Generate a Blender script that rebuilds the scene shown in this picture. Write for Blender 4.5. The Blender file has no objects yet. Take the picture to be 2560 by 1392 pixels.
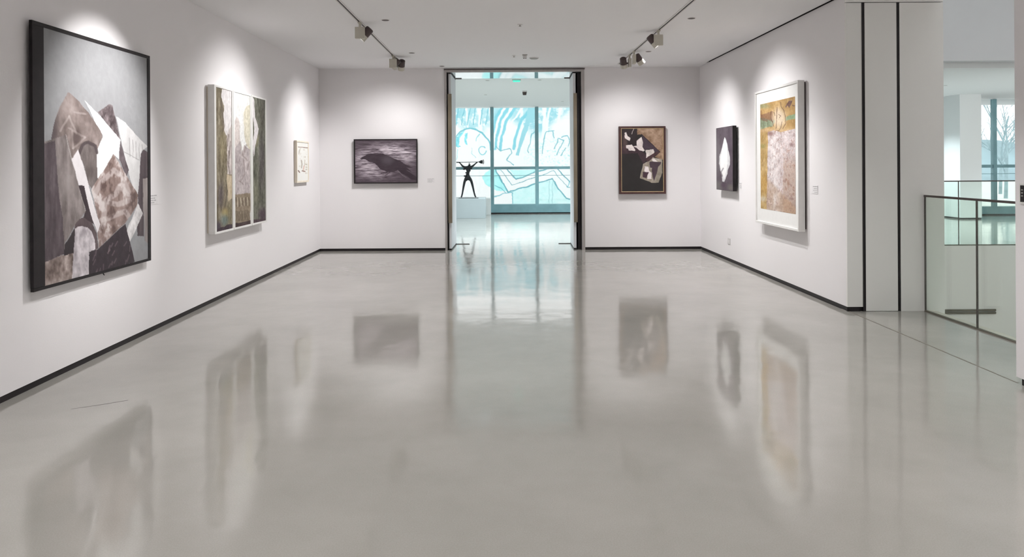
import bpy, bmesh, math, random
import numpy as np
from mathutils import Vector, Matrix

# ------------------------------------------------------------------ scene
S = bpy.context.scene
COL = S.collection
random.seed(4)

# camera: eye height 1.5 m, looking straight along +Y, lens shifted downwards
cam_d = bpy.data.cameras.new('camera')
cam = bpy.data.objects.new('camera', cam_d)
COL.objects.link(cam)
cam_d.sensor_width = 36.0
cam_d.lens = 36.0 * 1850 / 2560
cam_d.shift_x = 25 / 2560
cam_d.shift_y = -285 / 2560
cam_d.clip_start = 0.05
cam_d.clip_end = 400
cam.matrix_world = (Matrix.Translation((0, 0, 1.5)) @ Matrix.Rotation(math.pi / 2, 4, 'X')
                    @ Matrix.Rotation(-0.006, 4, 'Z'))
S.camera = cam

# overcast daylight
W = bpy.data.worlds.new('world')
S.world = W
W.use_nodes = True
bg = W.node_tree.nodes['Background']
bg.inputs['Color'].default_value = (1.0, 1.0, 1.0, 1)
bg.inputs['Strength'].default_value = 1.9

S.view_settings.view_transform = 'Standard'
S.view_settings.look = 'None'
S.view_settings.gamma = 1.0
S.view_settings.use_curve_mapping = False
S.view_settings.exposure = 0.09
S.cycles.use_denoising = True
S.cycles.max_bounces = 7
S.cycles.diffuse_bounces = 4
S.cycles.glossy_bounces = 4
S.cycles.transparent_max_bounces = 14
S.cycles.use_adaptive_sampling = True
S.cycles.adaptive_threshold = 0.12
S.cycles.adaptive_min_samples = 16
S.cycles.sample_clamp_indirect = 4.0

SPOT_W = 150.0          # track spotlight power
DOWN_W = 165.0          # recessed downlight power
CORR_W = 580.0          # corridor downlight power


# ------------------------------------------------------------------ helpers
def lin(c):
    c = np.asarray(c, dtype=float) / 255.0
    return np.where(c <= 0.04045, c / 12.92, ((c + 0.055) / 1.055) ** 2.4)


def L3(r, g, b):
    v = lin((r, g, b))
    return (float(v[0]), float(v[1]), float(v[2]), 1.0)


def mat(name, col, rough=0.6, metal=0.0, spec=0.5, noise=None, bump=None, emit=None):
    """noise=(scale, amount[, stretch]) mottles the colour; bump=(scale, strength)"""
    m = bpy.data.materials.new(name)
    m.use_nodes = True
    nt = m.node_tree
    p = nt.nodes['Principled BSDF']
    p.inputs['Base Color'].default_value = col
    p.inputs['Roughness'].default_value = rough
    p.inputs['Metallic'].default_value = metal
    p.inputs['Specular IOR Level'].default_value = spec
    if noise or bump:
        tc = nt.nodes.new('ShaderNodeTexCoord')
    if noise:
        mp = nt.nodes.new('ShaderNodeMapping')
        mp.inputs['Scale'].default_value = noise[2] if len(noise) > 2 else (1, 1, 1)
        nt.links.new(tc.outputs['Object'], mp.inputs['Vector'])
        n = nt.nodes.new('ShaderNodeTexNoise')
        n.inputs['Scale'].default_value = noise[0]
        n.inputs['Detail'].default_value = 5
        nt.links.new(mp.outputs['Vector'], n.inputs['Vector'])
        r = nt.nodes.new('ShaderNodeMapRange')
        r.inputs['From Min'].default_value = 0.3
        r.inputs['From Max'].default_value = 0.7
        r.inputs['To Min'].default_value = 1 - noise[1]
        r.inputs['To Max'].default_value = 1 + noise[1]
        nt.links.new(n.outputs['Fac'], r.inputs['Value'])
        mx = nt.nodes.new('ShaderNodeVectorMath')
        mx.operation = 'SCALE'
        mx.inputs[0].default_value = col[:3]
        nt.links.new(r.outputs['Result'], mx.inputs['Scale'])
        nt.links.new(mx.outputs['Vector'], p.inputs['Base Color'])
    if bump:
        n2 = nt.nodes.new('ShaderNodeTexNoise')
        n2.inputs['Scale'].default_value = bump[0]
        n2.inputs['Detail'].default_value = 4
        nt.links.new(tc.outputs['Object'], n2.inputs['Vector'])
        b = nt.nodes.new('ShaderNodeBump')
        b.inputs['Strength'].default_value = bump[1]
        b.inputs['Distance'].default_value = 0.01
        nt.links.new(n2.outputs['Fac'], b.inputs['Height'])
        nt.links.new(b.outputs['Normal'], p.inputs['Normal'])
    if emit:
        p.inputs['Emission Color'].default_value = emit[0]
        p.inputs['Emission Strength'].default_value = emit[1]
    return m


def glass_mat(name, tint, refl=0.08):
    m = bpy.data.materials.new(name)
    m.use_nodes = True
    nt = m.node_tree
    nt.nodes.remove(nt.nodes['Principled BSDF'])
    out = nt.nodes['Material Output']
    t = nt.nodes.new('ShaderNodeBsdfTransparent')
    t.inputs['Color'].default_value = tint
    g = nt.nodes.new('ShaderNodeBsdfGlossy')
    g.inputs['Roughness'].default_value = 0.02
    g.inputs['Color'].default_value = (0.9, 1, 0.97, 1)
    lw = nt.nodes.new('ShaderNodeLayerWeight')
    lw.inputs['Blend'].default_value = 0.5
    mx = nt.nodes.new('ShaderNodeMixShader')
    pw = nt.nodes.new('ShaderNodeMath')
    pw.operation = 'POWER'
    pw.inputs[1].default_value = 5.0
    nt.links.new(lw.outputs['Facing'], pw.inputs[0])
    sc = nt.nodes.new('ShaderNodeMath')
    sc.operation = 'MULTIPLY_ADD'
    sc.inputs[1].default_value = 1 - refl
    sc.inputs[2].default_value = refl
    sc.use_clamp = True
    nt.links.new(pw.outputs['Value'], sc.inputs[0])
    nt.links.new(sc.outputs['Value'], mx.inputs['Fac'])
    nt.links.new(t.outputs['BSDF'], mx.inputs[1])
    nt.links.new(g.outputs['BSDF'], mx.inputs[2])
    nt.links.new(mx.outputs['Shader'], out.inputs['Surface'])
    return m


def floor_mat():
    m = bpy.data.materials.new('polished_floor')
    m.use_nodes = True
    nt = m.node_tree
    p = nt.nodes['Principled BSDF']
    N = nt.nodes.new
    tc = N('ShaderNodeTexCoord')
    # mottled warm grey
    n = N('ShaderNodeTexNoise'); n.inputs['Scale'].default_value = 0.9; n.inputs['Detail'].default_value = 6
    n.inputs['Roughness'].default_value = 0.62
    nt.links.new(tc.outputs['Object'], n.inputs['Vector'])
    cr = N('ShaderNodeValToRGB')
    cr.color_ramp.elements[0].position = 0.3
    cr.color_ramp.elements[0].color = (0.300, 0.288, 0.262, 1)
    cr.color_ramp.elements[1].position = 0.7
    cr.color_ramp.elements[1].color = (0.365, 0.348, 0.322, 1)
    nt.links.new(n.outputs['Fac'], cr.inputs['Fac'])
    # fine aggregate speckle
    v = N('ShaderNodeTexNoise'); v.inputs['Scale'].default_value = 160; v.inputs['Detail'].default_value = 3
    nt.links.new(tc.outputs['Object'], v.inputs['Vector'])
    vr = N('ShaderNodeMapRange')
    vr.inputs['From Min'].default_value = 0.3; vr.inputs['From Max'].default_value = 0.7
    vr.inputs['To Min'].default_value = 0.93; vr.inputs['To Max'].default_value = 1.05
    nt.links.new(v.outputs['Fac'], vr.inputs['Value'])
    mx = N('ShaderNodeVectorMath'); mx.operation = 'SCALE'
    nt.links.new(cr.outputs['Color'], mx.inputs[0])
    nt.links.new(vr.outputs['Result'], mx.inputs['Scale'])
    nt.links.new(mx.outputs['Vector'], p.inputs['Base Color'])
    # roughness: scuffed varnish
    mp = N('ShaderNodeMapping'); mp.inputs['Scale'].default_value = (0.7, 2.2, 1)
    nt.links.new(tc.outputs['Object'], mp.inputs['Vector'])
    n2 = N('ShaderNodeTexNoise'); n2.inputs['Scale'].default_value = 1.3; n2.inputs['Detail'].default_value = 5
    nt.links.new(mp.outputs['Vector'], n2.inputs['Vector'])
    rr = N('ShaderNodeMapRange')
    rr.inputs['From Min'].default_value = 0.3; rr.inputs['From Max'].default_value = 0.7
    rr.inputs['To Min'].default_value = 0.055; rr.inputs['To Max'].default_value = 0.115
    nt.links.new(n2.outputs['Fac'], rr.inputs['Value'])
    nt.links.new(rr.outputs['Result'], p.inputs['Roughness'])
    p.inputs['Specular IOR Level'].default_value = 0.72
    # very slight waviness of the poured surface
    mp2 = N('ShaderNodeMapping'); mp2.inputs['Scale'].default_value = (1.0, 0.8, 1)
    nt.links.new(tc.outputs['Object'], mp2.inputs['Vector'])
    n3 = N('ShaderNodeTexNoise'); n3.inputs['Scale'].default_value = 3.0; n3.inputs['Detail'].default_value = 2.5
    nt.links.new(mp2.outputs['Vector'], n3.inputs['Vector'])
    b = N('ShaderNodeBump'); b.inputs['Strength'].default_value = 0.35; b.inputs['Distance'].default_value = 0.007
    nt.links.new(n3.outputs['Fac'], b.inputs['Height'])
    nt.links.new(b.outputs['Normal'], p.inputs['Normal'])
    return m


def art_mat(name, rough=0.6, bump=0.25, spec=0.3):
    m = bpy.data.materials.new(name)
    m.use_nodes = True
    nt = m.node_tree
    p = nt.nodes['Principled BSDF']
    a = nt.nodes.new('ShaderNodeVertexColor')
    a.layer_name = 'paint'
    nt.links.new(a.outputs['Color'], p.inputs['Base Color'])
    p.inputs['Roughness'].default_value = rough
    p.inputs['Specular IOR Level'].default_value = spec
    tc = nt.nodes.new('ShaderNodeTexCoord')
    n = nt.nodes.new('ShaderNodeTexNoise')
    n.inputs['Scale'].default_value = 60
    n.inputs['Detail'].default_value = 4
    nt.links.new(tc.outputs['Object'], n.inputs['Vector'])
    b = nt.nodes.new('ShaderNodeBump')
    b.inputs['Strength'].default_value = bump
    b.inputs['Distance'].default_value = 0.004
    nt.links.new(n.outputs['Fac'], b.inputs['Height'])
    nt.links.new(b.outputs['Normal'], p.inputs['Normal'])
    return m


class MB:
    """collects shapes given in world metres, builds ONE mesh object"""
    def __init__(s):
        s.v, s.f = [], []

    def quad(s, *pts):
        i = len(s.v)
        s.v += [tuple(p) for p in pts]
        s.f.append(tuple(range(i, i + len(pts))))
        return s

    def prism(s, base, top):
        """two loops of equal length joined into a closed solid"""
        i, n = len(s.v), len(base)
        s.v += [tuple(p) for p in base] + [tuple(p) for p in top]
        s.f.append(tuple(i + k for k in reversed(range(n))))
        s.f.append(tuple(i + n + k for k in range(n)))
        for k in range(n):
            k2 = (k + 1) % n
            s.f.append((i + k, i + k2, i + n + k2, i + n + k))
        return s

    def box(s, x0, x1, y0, y1, z0, z1):
        x0, x1 = min(x0, x1), max(x0, x1)
        y0, y1 = min(y0, y1), max(y0, y1)
        z0, z1 = min(z0, z1), max(z0, z1)
        return s.prism([(x0, y0, z0), (x1, y0, z0), (x1, y1, z0), (x0, y1, z0)],
                       [(x0, y0, z1), (x1, y0, z1), (x1, y1, z1), (x0, y1, z1)])

    def tube(s, a, b, ra, rb=None, n=16):
        a, b = Vector(a), Vector(b)
        rb = ra if rb is None else rb
        d = (b - a).normalized()
        u = d.orthogonal().normalized()
        w = d.cross(u)
        l0 = [a + (u * math.cos(t) + w * math.sin(t)) * ra for t in [2 * math.pi * k / n for k in range(n)]]
        l1 = [b + (u * math.cos(t) + w * math.sin(t)) * rb for t in [2 * math.pi * k / n for k in range(n)]]
        return s.prism(l0, l1)

    def ring(s, c, axis, R, r, n=20, m=8):
        c, axis = Vector(c), Vector(axis).normalized()
        u = axis.orthogonal().normalized()
        w = axis.cross(u)
        i = len(s.v)
        for k in range(n):
            t = 2 * math.pi * k / n
            d = u * math.cos(t) + w * math.sin(t)
            for j in range(m):
                q = 2 * math.pi * j / m
                s.v.append(tuple(c + d * (R + r * math.cos(q)) + axis * r * math.sin(q)))
        for k in range(n):
            for j in range(m):
                s.f.append((i + k * m + j, i + ((k + 1) % n) * m + j,
                            i + ((k + 1) % n) * m + (j + 1) % m, i + k * m + (j + 1) % m))
        return s

    def build(s, name, material, parent=None, origin=None, smooth=False, bevel=0.0):
        off = Vector((0, 0, 0))
        if parent is not None:
            q = parent
            while q is not None:
                off += q.location
                q = q.parent
        elif origin is not None:
            off = Vector(origin)
        me = bpy.data.meshes.new(name)
        me.from_pydata([tuple(Vector(p) - off) for p in s.v], [], s.f)
        me.validate()
        bm = bmesh.new()
        bm.from_mesh(me)
        bmesh.ops.recalc_face_normals(bm, faces=bm.faces)
        if bevel:
            bmesh.ops.bevel(bm, geom=list(bm.edges), offset=bevel, segments=2, profile=0.5, affect='EDGES')
        bm.to_mesh(me)
        bm.free()
        if smooth:
            for p in me.polygons:
                p.use_smooth = True
        me.materials.append(material)
        o = bpy.data.objects.new(name, me)
        COL.objects.link(o)
        if parent is not None:
            o.parent = parent
        elif origin is not None:
            o.location = off
        return o


def tag(o, label, cat, group=None, kind=None):
    o['label'] = label
    o['category'] = cat
    if group:
        o['group'] = group
    if kind:
        o['kind'] = kind
    return o


def thing(name, label, cat, loc, group=None, kind=None):
    o = bpy.data.objects.new(name, None)
    o.empty_display_size = 0.05
    COL.objects.link(o)
    o.location = loc
    return tag(o, label, cat, group, kind)


def struct(name, mb, m, label, cat, bevel=0.0):
    return tag(mb.build(name, m, bevel=bevel), label, cat, kind='structure')


# ------------------------------------------------------------------ materials
M = {}
M['wall'] = mat('wall_paint', (0.87, 0.845, 0.854, 1), 0.75, spec=0.25, bump=(90, 0.06))
M['ceiling'] = mat('ceiling_paint', (0.885, 0.875, 0.885, 1), 0.8, spec=0.2)
M['panel'] = mat('panel_paint', (0.88, 0.865, 0.845, 1), 0.6, spec=0.3, bump=(90, 0.05))
M['bulkhead'] = mat('bulkhead_paint', (0.68, 0.69, 0.71, 1), 0.7, spec=0.25, noise=(1.5, 0.02))
M['corr_wall'] = mat('corridor_paint', (0.80, 0.82, 0.82, 1), 0.7, spec=0.25)
M['floor'] = floor_mat()
M['black'] = mat('black_skirting', (0.018, 0.0145, 0.016, 1), 0.5, spec=0.3, noise=(8, 0.2))
M['joint'] = mat('floor_joint', (0.16, 0.14, 0.11, 1), 0.4, noise=(8, 0.2))
M['scuff'] = mat('scuff_rubber', (0.19, 0.18, 0.17, 1), 0.4, noise=(12, 0.2))
M['steel'] = mat('brushed_steel', (0.44, 0.41, 0.40, 1), 0.45, metal=0.35, noise=(30, 0.06, (1, 1, 0.05)))
M['steel_dark'] = mat('dark_steel', (0.10, 0.08, 0.075, 1), 0.4, metal=0.5, noise=(20, 0.1))
M['soffit'] = mat('polished_soffit', (0.80, 0.85, 0.86, 1), 0.05, metal=0.85, noise=(2, 0.03))
M['bronze'] = mat('bronze_handle', (0.27, 0.225, 0.165, 1), 0.42, metal=0.35, noise=(7, 0.22, (1, 1, 0.3)))
M['leaf'] = mat('door_leaf_paint', (0.72, 0.72, 0.75, 1), 0.5, noise=(3, 0.02))
M['teal'] = mat('teal_aluminium', (0.22, 0.39, 0.43, 1), 0.45, metal=0.2, noise=(3, 0.12))
M['pane'] = glass_mat('window_glass', (0.87, 0.885, 0.885, 1), 0.025)
M['rail_glass'] = glass_mat('balustrade_glass', (0.93, 0.965, 0.94, 1), 0.03)
M['kerb'] = mat('slab_edge', (0.60, 0.55, 0.50, 1), 0.6, noise=(6, 0.06))
M['ground'] = mat('outdoor_ground', (0.75, 0.78, 0.78, 1), 0.9, noise=(0.6, 0.06))
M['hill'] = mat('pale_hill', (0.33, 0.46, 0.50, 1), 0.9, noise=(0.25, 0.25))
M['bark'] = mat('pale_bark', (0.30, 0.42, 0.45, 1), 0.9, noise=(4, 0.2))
M['bronze_dark'] = mat('sculpture_bronze', (0.028, 0.032, 0.036, 1), 0.4, metal=0.5, noise=(25, 0.4))
M['plinth'] = mat('plinth_paint', (0.50, 0.56, 0.58, 1), 0.6, noise=(3, 0.02))
M['plinth_white'] = mat('white_laminate', (0.82, 0.84, 0.83, 1), 0.6, noise=(3, 0.02))
M['cream'] = mat('cream_lamp_housing', (0.56, 0.53, 0.46, 1), 0.5, noise=(12, 0.05))
M['lamp_dark'] = mat('brown_lamp_body', (0.075, 0.05, 0.05, 1), 0.5, noise=(15, 0.15))
M['lamp_glow'] = mat('lamp_lens', (0.8, 0.8, 0.75, 1), 0.4, noise=(10, 0.02), emit=((1, 0.97, 0.92, 1), 1.0))
M['track_white'] = mat('white_track', (0.72, 0.69, 0.68, 1), 0.5, noise=(10, 0.03))
M['plastic'] = mat('white_plastic', (0.68, 0.66, 0.65, 1), 0.45, noise=(10, 0.03))
M['grey_plastic'] = mat('grey_plastic', (0.30, 0.29, 0.27, 1), 0.5, noise=(10, 0.05))
M['label'] = mat('label_card', (0.82, 0.80, 0.81, 1), 0.6, noise=(10, 0.02))
M['ink'] = mat('grey_print', (0.50, 0.48, 0.49, 1), 0.7, noise=(40, 0.1))
M['exit'] = mat('green_exit', (0.05, 0.6, 0.45, 1), 0.4, noise=(20, 0.1), emit=((0.10, 0.85, 0.62, 1), 0.8))
M['frame_black'] = mat('black_wood_frame', (0.016, 0.0125, 0.0135, 1), 0.5, spec=0.25, noise=(15, 0.25))
M['frame_white'] = mat('white_wood_frame', (0.80, 0.785, 0.765, 1), 0.55, noise=(12, 0.03))
M['frame_pine'] = mat('pale_wood_frame', (0.86, 0.78, 0.66, 1), 0.55, noise=(9, 0.08, (1, 1, 0.15)))
M['frame_red'] = mat('mahogany_frame', (0.060, 0.022, 0.020, 1), 0.4, noise=(14, 0.35, (1, 1, 0.3)))
M['gold'] = mat('gilt_fillet', (0.62, 0.46, 0.26, 1), 0.4, metal=0.2, noise=(20, 0.1))
M['mount'] = mat('mount_board', (0.86, 0.855, 0.84, 1), 0.7, noise=(20, 0.015))
M['art'] = art_mat('paint_layer')
M['art_gloss'] = art_mat('varnished_paint', 0.5, 0.2, 0.4)
M['mural'] = art_mat('relief_paint', 0.8, 0.5, 0.2)

# ------------------------------------------------------------------ room shell
H = 3.19            # gallery ceiling
HC = 3.255          # corridor ceiling
XL, XR, YB = -3.19, 3.47, 12.95
SK = 0.045          # height of the recessed skirting
YC = 13.97          # corridor side of the thick back wall
VX, VY = 4.33, 13.24   # edges of the atrium void

fl = MB()
fl.box(-8, XR, -6, YB, -0.3, 0)
fl.box(XR, VX, -6, 7.6, -0.3, 0)
fl.box(-8, 4.45, YB, 22.9, -0.3, 0)
fl.box(4.45, 17.5, VY, 22.9, -0.3, 0)
struct('floor', fl, M['floor'], 'polished warm grey poured floor mirroring the walls and pictures', 'floor')
MB().prism([(-2.676, 4.588, 0.0002), (-2.54, 4.662, 0.0002), (-2.41, 4.752, 0.0002), (-2.416, 4.758, 0.0002), (-2.546, 4.672, 0.0002), (-2.68, 4.592, 0.0002)],
           [(-2.676, 4.588, 0.0006), (-2.54, 4.662, 0.0006), (-2.41, 4.752, 0.0006), (-2.416, 4.758, 0.0006), (-2.546, 4.672, 0.0006), (-2.68, 4.592, 0.0006)]).build('scuff_mark', M['scuff'], bpy.data.objects['floor'])

ce = MB()
ce.box(XL - 0.1, 3.435, -6, YB + 0.02, H, H + 0.25)
ce.box(3.435, XR + 0.1, 12.44, YB + 0.02, H, H + 0.25)
ce.box(3.435, VX + 0.1, -6, 7.46, H, H + 0.25)
struct('ceiling', ce, M['ceiling'], 'smooth white gallery ceiling carrying the spotlight tracks', 'ceiling')
struct('trim_1', MB().box(3.436, XR + 0.02, 7.46, 12.43, H + 0.02, H + 0.2), M['black'],
       'dark slot between gallery ceiling and right wall', 'trim')

struct('wall_left', MB().box(XL - 0.3, XL, -6, YB, SK, H), M['wall'],
       'long white left wall hung with the large black framed painting', 'wall')
struct('baseboard_left', MB().box(XL - 0.3, XL - 0.008, -6, YB, 0, SK), M['black'],
       'thin black recessed skirting along the left wall', 'baseboard')
struct('wall_back_left', MB().box(XL - 0.3, -0.998, YB, YC, SK, H + 0.2), M['wall'],
       'white end wall behind the crow picture', 'wall')
struct('baseboard_back_left', MB().box(XL - 0.3, -0.998, YB + 0.008, YC - 0.01, 0, SK), M['black'],
       'thin black skirting under the crow picture wall', 'baseboard')
struct('wall_back_right', MB().box(1.447, XR + 1.0, YB, YC, SK, H + 0.2), M['wall'],
       'white end wall behind the mahogany framed picture', 'wall')
struct('baseboard_back_right', MB().box(1.447, XR + 1.0, YB + 0.008, YC - 0.01, 0, SK), M['black'],
       'thin black skirting under the mahogany framed picture wall', 'baseboard')
struct('wall_right', MB().box(XR, XR + 0.018, 7.476, YB, SK, H), M['wall'],
       'white right wall hung with the white framed painting', 'wall')
struct('baseboard_right', MB().box(XR + 0.008, XR + 0.018, 7.476, YB, 0, SK), M['black'],
       'thin black skirting along the far right wall', 'baseboard')
struct('wall_right_near', MB().box(XR, XR + 0.12, -6, 5.005, SK, H), M['wall'],
       'white wall end holding the small black room sign', 'wall')
struct('baseboard_right_near', MB().box(XR + 0.008, XR + 0.112, -6, 4.962, 0, SK), M['black'],
       'short black skirting under the wall end with the sign', 'baseboard')
struct('wall_rear', MB().box(XL - 0.3, 12, -6.2, -6, -0.0, 8), M['wall'],
       'plain white wall at the near end of the gallery', 'wall')

# lintel and polished soffit of the deep doorway
lt = struct('wall_lintel', MB().box(-0.998, 1.447, YB, YC, 3.14, H + 0.2), M['wall'],
            'white wall strip above the tall doorway', 'wall')
MB().box(-0.96, 1.40, YB + 0.06, YC - 0.01, 3.122, 3.14).build('soffit_panel', M['soffit'], lt)

# doorway frame
dt = struct('trim_2', MB().box(-0.998, -0.963, YB - 0.018, YB + 0.06, 0, 3.155), M['steel'],
            'brushed grey metal frame around the tall doorway', 'door frame')
MB().box(1.392, 1.447, YB - 0.018, YB + 0.06, 0, 3.155).build('jamb', M['steel'], dt)
MB().box(-0.963, 1.392, YB - 0.018, YB + 0.06, 3.118, 3.155).build('head', M['steel'], dt)
MB().box(-1.006, 1.455, YB - 0.022, YB - 0.002, 3.155, 3.172).build('head_gap', M['steel_dark'], dt)
pk = struct('trim_3', MB().box(-0.997, -0.938, YB + 0.06, YC - 0.02, 0, 3.118), M['black'],
            'dark pocket lining beside the open door leaves', 'door pocket')
MB().box(1.330, 1.446, YB + 0.06, YC - 0.02, 0, 3.118).build('lining', M['black'], pk)
st = struct('trim_4', MB().box(-0.877, -0.62, 13.94, 13.965, 0, 0.012), M['steel_dark'],
            'thin dark metal floor strips at the doorway corners', 'floor strip')
MB().box(1.057, 1.313, 13.94, 13.965, 0, 0.012).build('strip', M['steel_dark'], st)
MB().box(-0.87, -0.75, 13.93, 13.955, 3.11, 3.122).build('strip', M['steel_dark'], st)
MB().box(1.18, 1.30, 13.93, 13.955, 3.11, 3.122).build('strip', M['steel_dark'], st)


def door(name, label, xa, xb, dx, hx0, hx1):
    r = thing(name, label, 'door', ((xa + xb) / 2, 13.0, 0), kind='structure')
    y0, y1 = 13.0, 13.945

    def slab(z0, z1, e=0.0):
        return MB().prism([(xa - e, y0 - e, z0), (xb + e, y0 - e, z0), (xb + dx + e, y1, z0), (xa + dx - e, y1, z0)],
                          [(xa - e, y0 - e, z1), (xb + e, y0 - e, z1), (xb + dx + e, y1, z1), (xa + dx - e, y1, z1)])
    slab(0.028, 3.095).build('door_leaf', M['leaf'], r)
    slab(0.004, 0.028, 0.002).build('bottom_seal', M['black'], r)
    slab(3.095, 3.112, 0.002).build('top_seal', M['black'], r)
    h = MB().box(hx0, hx1, 12.945, 12.968, 0.48, 2.74).build('pull_handle', M['bronze'], r, bevel=0.002)
    for z in (0.7, 1.6, 2.5):
        MB().box((hx0 + hx1) / 2 - 0.012, (hx0 + hx1) / 2 + 0.012, 12.968, 13.0, z - 0.02, z + 0.02).build('standoff', M['steel_dark'], h)
    return r


door('door_1', 'open door leaf with long bronze pull on the crow picture side', -0.932, -0.893, 0.026, -0.943, -0.876)
door('door_2', 'open door leaf with long bronze pull on the mahogany picture side', 1.256, 1.300, 0.026, 1.256, 1.318)

# block with the tall panels beside the atrium opening
wp = struct('wall_panelled', MB().box(XR + 0.02, 4.44, 7.475, VY, -4, 7.0), M['black'],
            'grey wall of tall flush panels split by black gaps', 'wall')
MB().box(XR, 3.622, 7.45, 7.475, SK, 3.105).build('panel', M['panel'], wp)
MB().box(3.659, 3.979, 7.45, 7.475, 0.003, 3.105).build('panel', M['panel'], wp)
MB().box(4.010, 4.45, 7.45, 7.475, -4, 3.105).build('panel', M['panel'], wp)
MB().box(XR, 4.45, 7.45, 7.475, 3.112, 7.0).build('header_panel', M['panel'], wp)
MB().box(4.44, 4.45, 7.475, VY, -4, 7.0).build('side_panel', M['panel'], wp)
MB().box(XR, 3.60, 7.456, 7.475, 0, SK).build('skirting', M['black'], wp)
MB().box(3.622, 3.628, 7.449, 7.475, SK, 3.105).build('edge_bead', M['steel'], wp)
MB().box(3.628, 3.659, 7.455, 7.475, 0, 3.105).build('gap_strip', M['black'], wp)
MB().box(3.979, 4.010, 7.455, 7.475, 0, 3.105).build('gap_strip', M['black'], wp)

struct('trim_5', MB().box(3.476, 3.488, 5.01, 7.44, 0.0, 0.0012), M['joint'],
       'fine straight joint in the floor by the glass balustrade', 'floor joint')

# ------------------------------------------------------------------ atrium and far gallery
struct('wall_void_far', MB().box(4.45, 12, VY - 0.012, VY + 0.25, -4, -0.004), M['panel'],
       'pale wall of the lower storey below the far glass balustrade', 'wall')
struct('wall_bulkhead', MB().box(4.45, 12, VY, VY + 0.25, 3.305, 7.0), M['bulkhead'],
       'blank grey wall above the far gallery opening', 'wall')
struct('trim_6', MB().box(4.45, 12, VY + 0.25, VY + 0.55, 3.205, 3.5), M['corr_wall'],
       'pale ceiling beam above the far gallery opening', 'beam')
struct('wall_void_right', MB().box(11.5, 11.8, -6, VY, -4, 7.0), M['panel'],
       'plain wall on the far side of the atrium', 'wall')
struct('wall_void_near', MB().box(VX, 11.5, 0.0, 0.2, -4, 7.0), M['panel'],
       'plain wall closing the near side of the atrium', 'wall')
struct('floor_lower', MB().box(VX, 11.5, 0.2, VY, -4.2, -4), M['kerb'],
       'pale floor of the storey below the atrium', 'floor')
sk = struct('ceiling_atrium', MB().box(VX, 11.5, 0.2, 4.2, 7.0, 7.2).box(VX, 11.5, 10.2, VY + 0.25, 7.0, 7.2)
            .box(VX - 0.2, 5.0, 4.2, 10.2, 7.0, 7.2).box(10.4, 11.5, 4.2, 10.2, 7.0, 7.2), M['corr_wall'],
            'white atrium ceiling around the glass skylight', 'ceiling')
for k in range(4):
    MB().box(5.0 + 1.35 * k + 0.02, 5.0 + 1.35 * (k + 1) - 0.02, 4.2, 10.2, 7.08, 7.1).build('skylight_pane', M['pane'], sk)
    MB().box(5.0 + 1.35 * (k + 1) - 0.03, 5.0 + 1.35 * (k + 1) + 0.03, 4.2, 10.2, 7.0, 7.15).build('skylight_bar', M['teal'], sk)
kb = struct('trim_7', MB().box(4.262, VX, 0.2, 7.44, 0.0005, 0.012), M['kerb'],
            'light kerb strip outside the glass balustrade', 'kerb')

# corridor
struct('ceiling_corridor', MB().box(-8, 17.5, YC, 23.0, HC, HC + 0.3).box(4.45, 17.5, VY + 0.56, YC, HC, HC + 0.3), M['corr_wall'],
       'white ceiling of the bright passage behind the doorway', 'ceiling')
struct('wall_corridor_left', MB().box(-8.2, -8, YB, 23, 0, HC), M['corr_wall'],
       'white end wall of the passage', 'wall')
struct('wall_corridor_right', MB().box(17.5, 17.7, VY, 23, 0, HC), M['corr_wall'],
       'white end wall of the far gallery', 'wall')
struct('wall_fin', MB().box(11.93, 12.49, 19.27, 20.7, 0.04, HC), M['corr_wall'],
       'white pier standing beside the far gallery window', 'wall')
struct('baseboard_fin', MB().box(11.938, 12.47, 19.278, 20.7, 0, 0.04), M['black'],
       'thin dark skirting under the white pier', 'baseboard')
struct('wall_far', MB().box(6.0, 13.3, 20.72, 20.95, 0, HC), M['corr_wall'],
       'white wall left of the far gallery window', 'wall')


def window(name, label, x0, x1, y, xm, head, zt, sill_h, mw, xs0):
    r = thing(name, label, 'window', ((x0 + x1) / 2, y, 0), kind='structure')
    MB().box(xs0, x1, y - 0.02, y + 0.25, 0.035, sill_h).build('sill_box', M['teal'], r)
    MB().box(xs0, x1, y - 0.005, y + 0.2, 0.0, 0.035).build('sill_recess', M['black'], r)
    cols = [x0] + xm + [x1]
    for x in xm:
        MB().box(x - mw / 2, x + mw / 2, y, y + 0.12, sill_h, head).build('mullion', M['teal'], r)
    for a, b in zip(cols[:-1], cols[1:]):
        a2, b2 = a + mw / 2 + 0.003, b - mw / 2 - 0.003
        MB().box(a2, b2, y + 0.02, y + 0.1, zt - 0.042, zt + 0.042).build('transom', M['teal'], r)
        MB().box(a2, b2, y + 0.05, y + 0.06, zt + 0.042, head).build('pane', M['pane'], r)
        MB().box(a2, b2, y + 0.05, y + 0.06, sill_h, zt - 0.042).build('pane', M['pane'], r)
        MB().box(a2, b2, y + 0.01, y + 0.02, 1.152, 1.166).build('guard_wire', M['teal'], r)
    return r


window('window_1', 'tall passage window of teal bars and large panes behind the doorway', -7.9, 5.9, 22.55,
       [-0.30 + 1.365 * k for k in range(-5, 5)], HC - 0.01, 1.39, 0.285, 0.105, -0.345)
window('window_2', 'tall far gallery window with teal bars and bare trees outside', 13.3, 17.4, 20.70,
       [13.80 + 1.365 * k for k in range(0, 3)], HC - 0.01, 1.37, 0.24, 0.10, 13.3)
struct('wall_jog', MB().box(5.9, 6.1, 20.72, 23.0, 0, HC), M['corr_wall'], 'white return wall between the two windows', 'wall')

# ------------------------------------------------------------------ outdoors
tag(MB().box(-60, 90, 23.0, 140, -0.5, -0.3).build('ground', M['ground']), 'pale paved ground outside the windows', 'ground', kind='structure')


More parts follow.
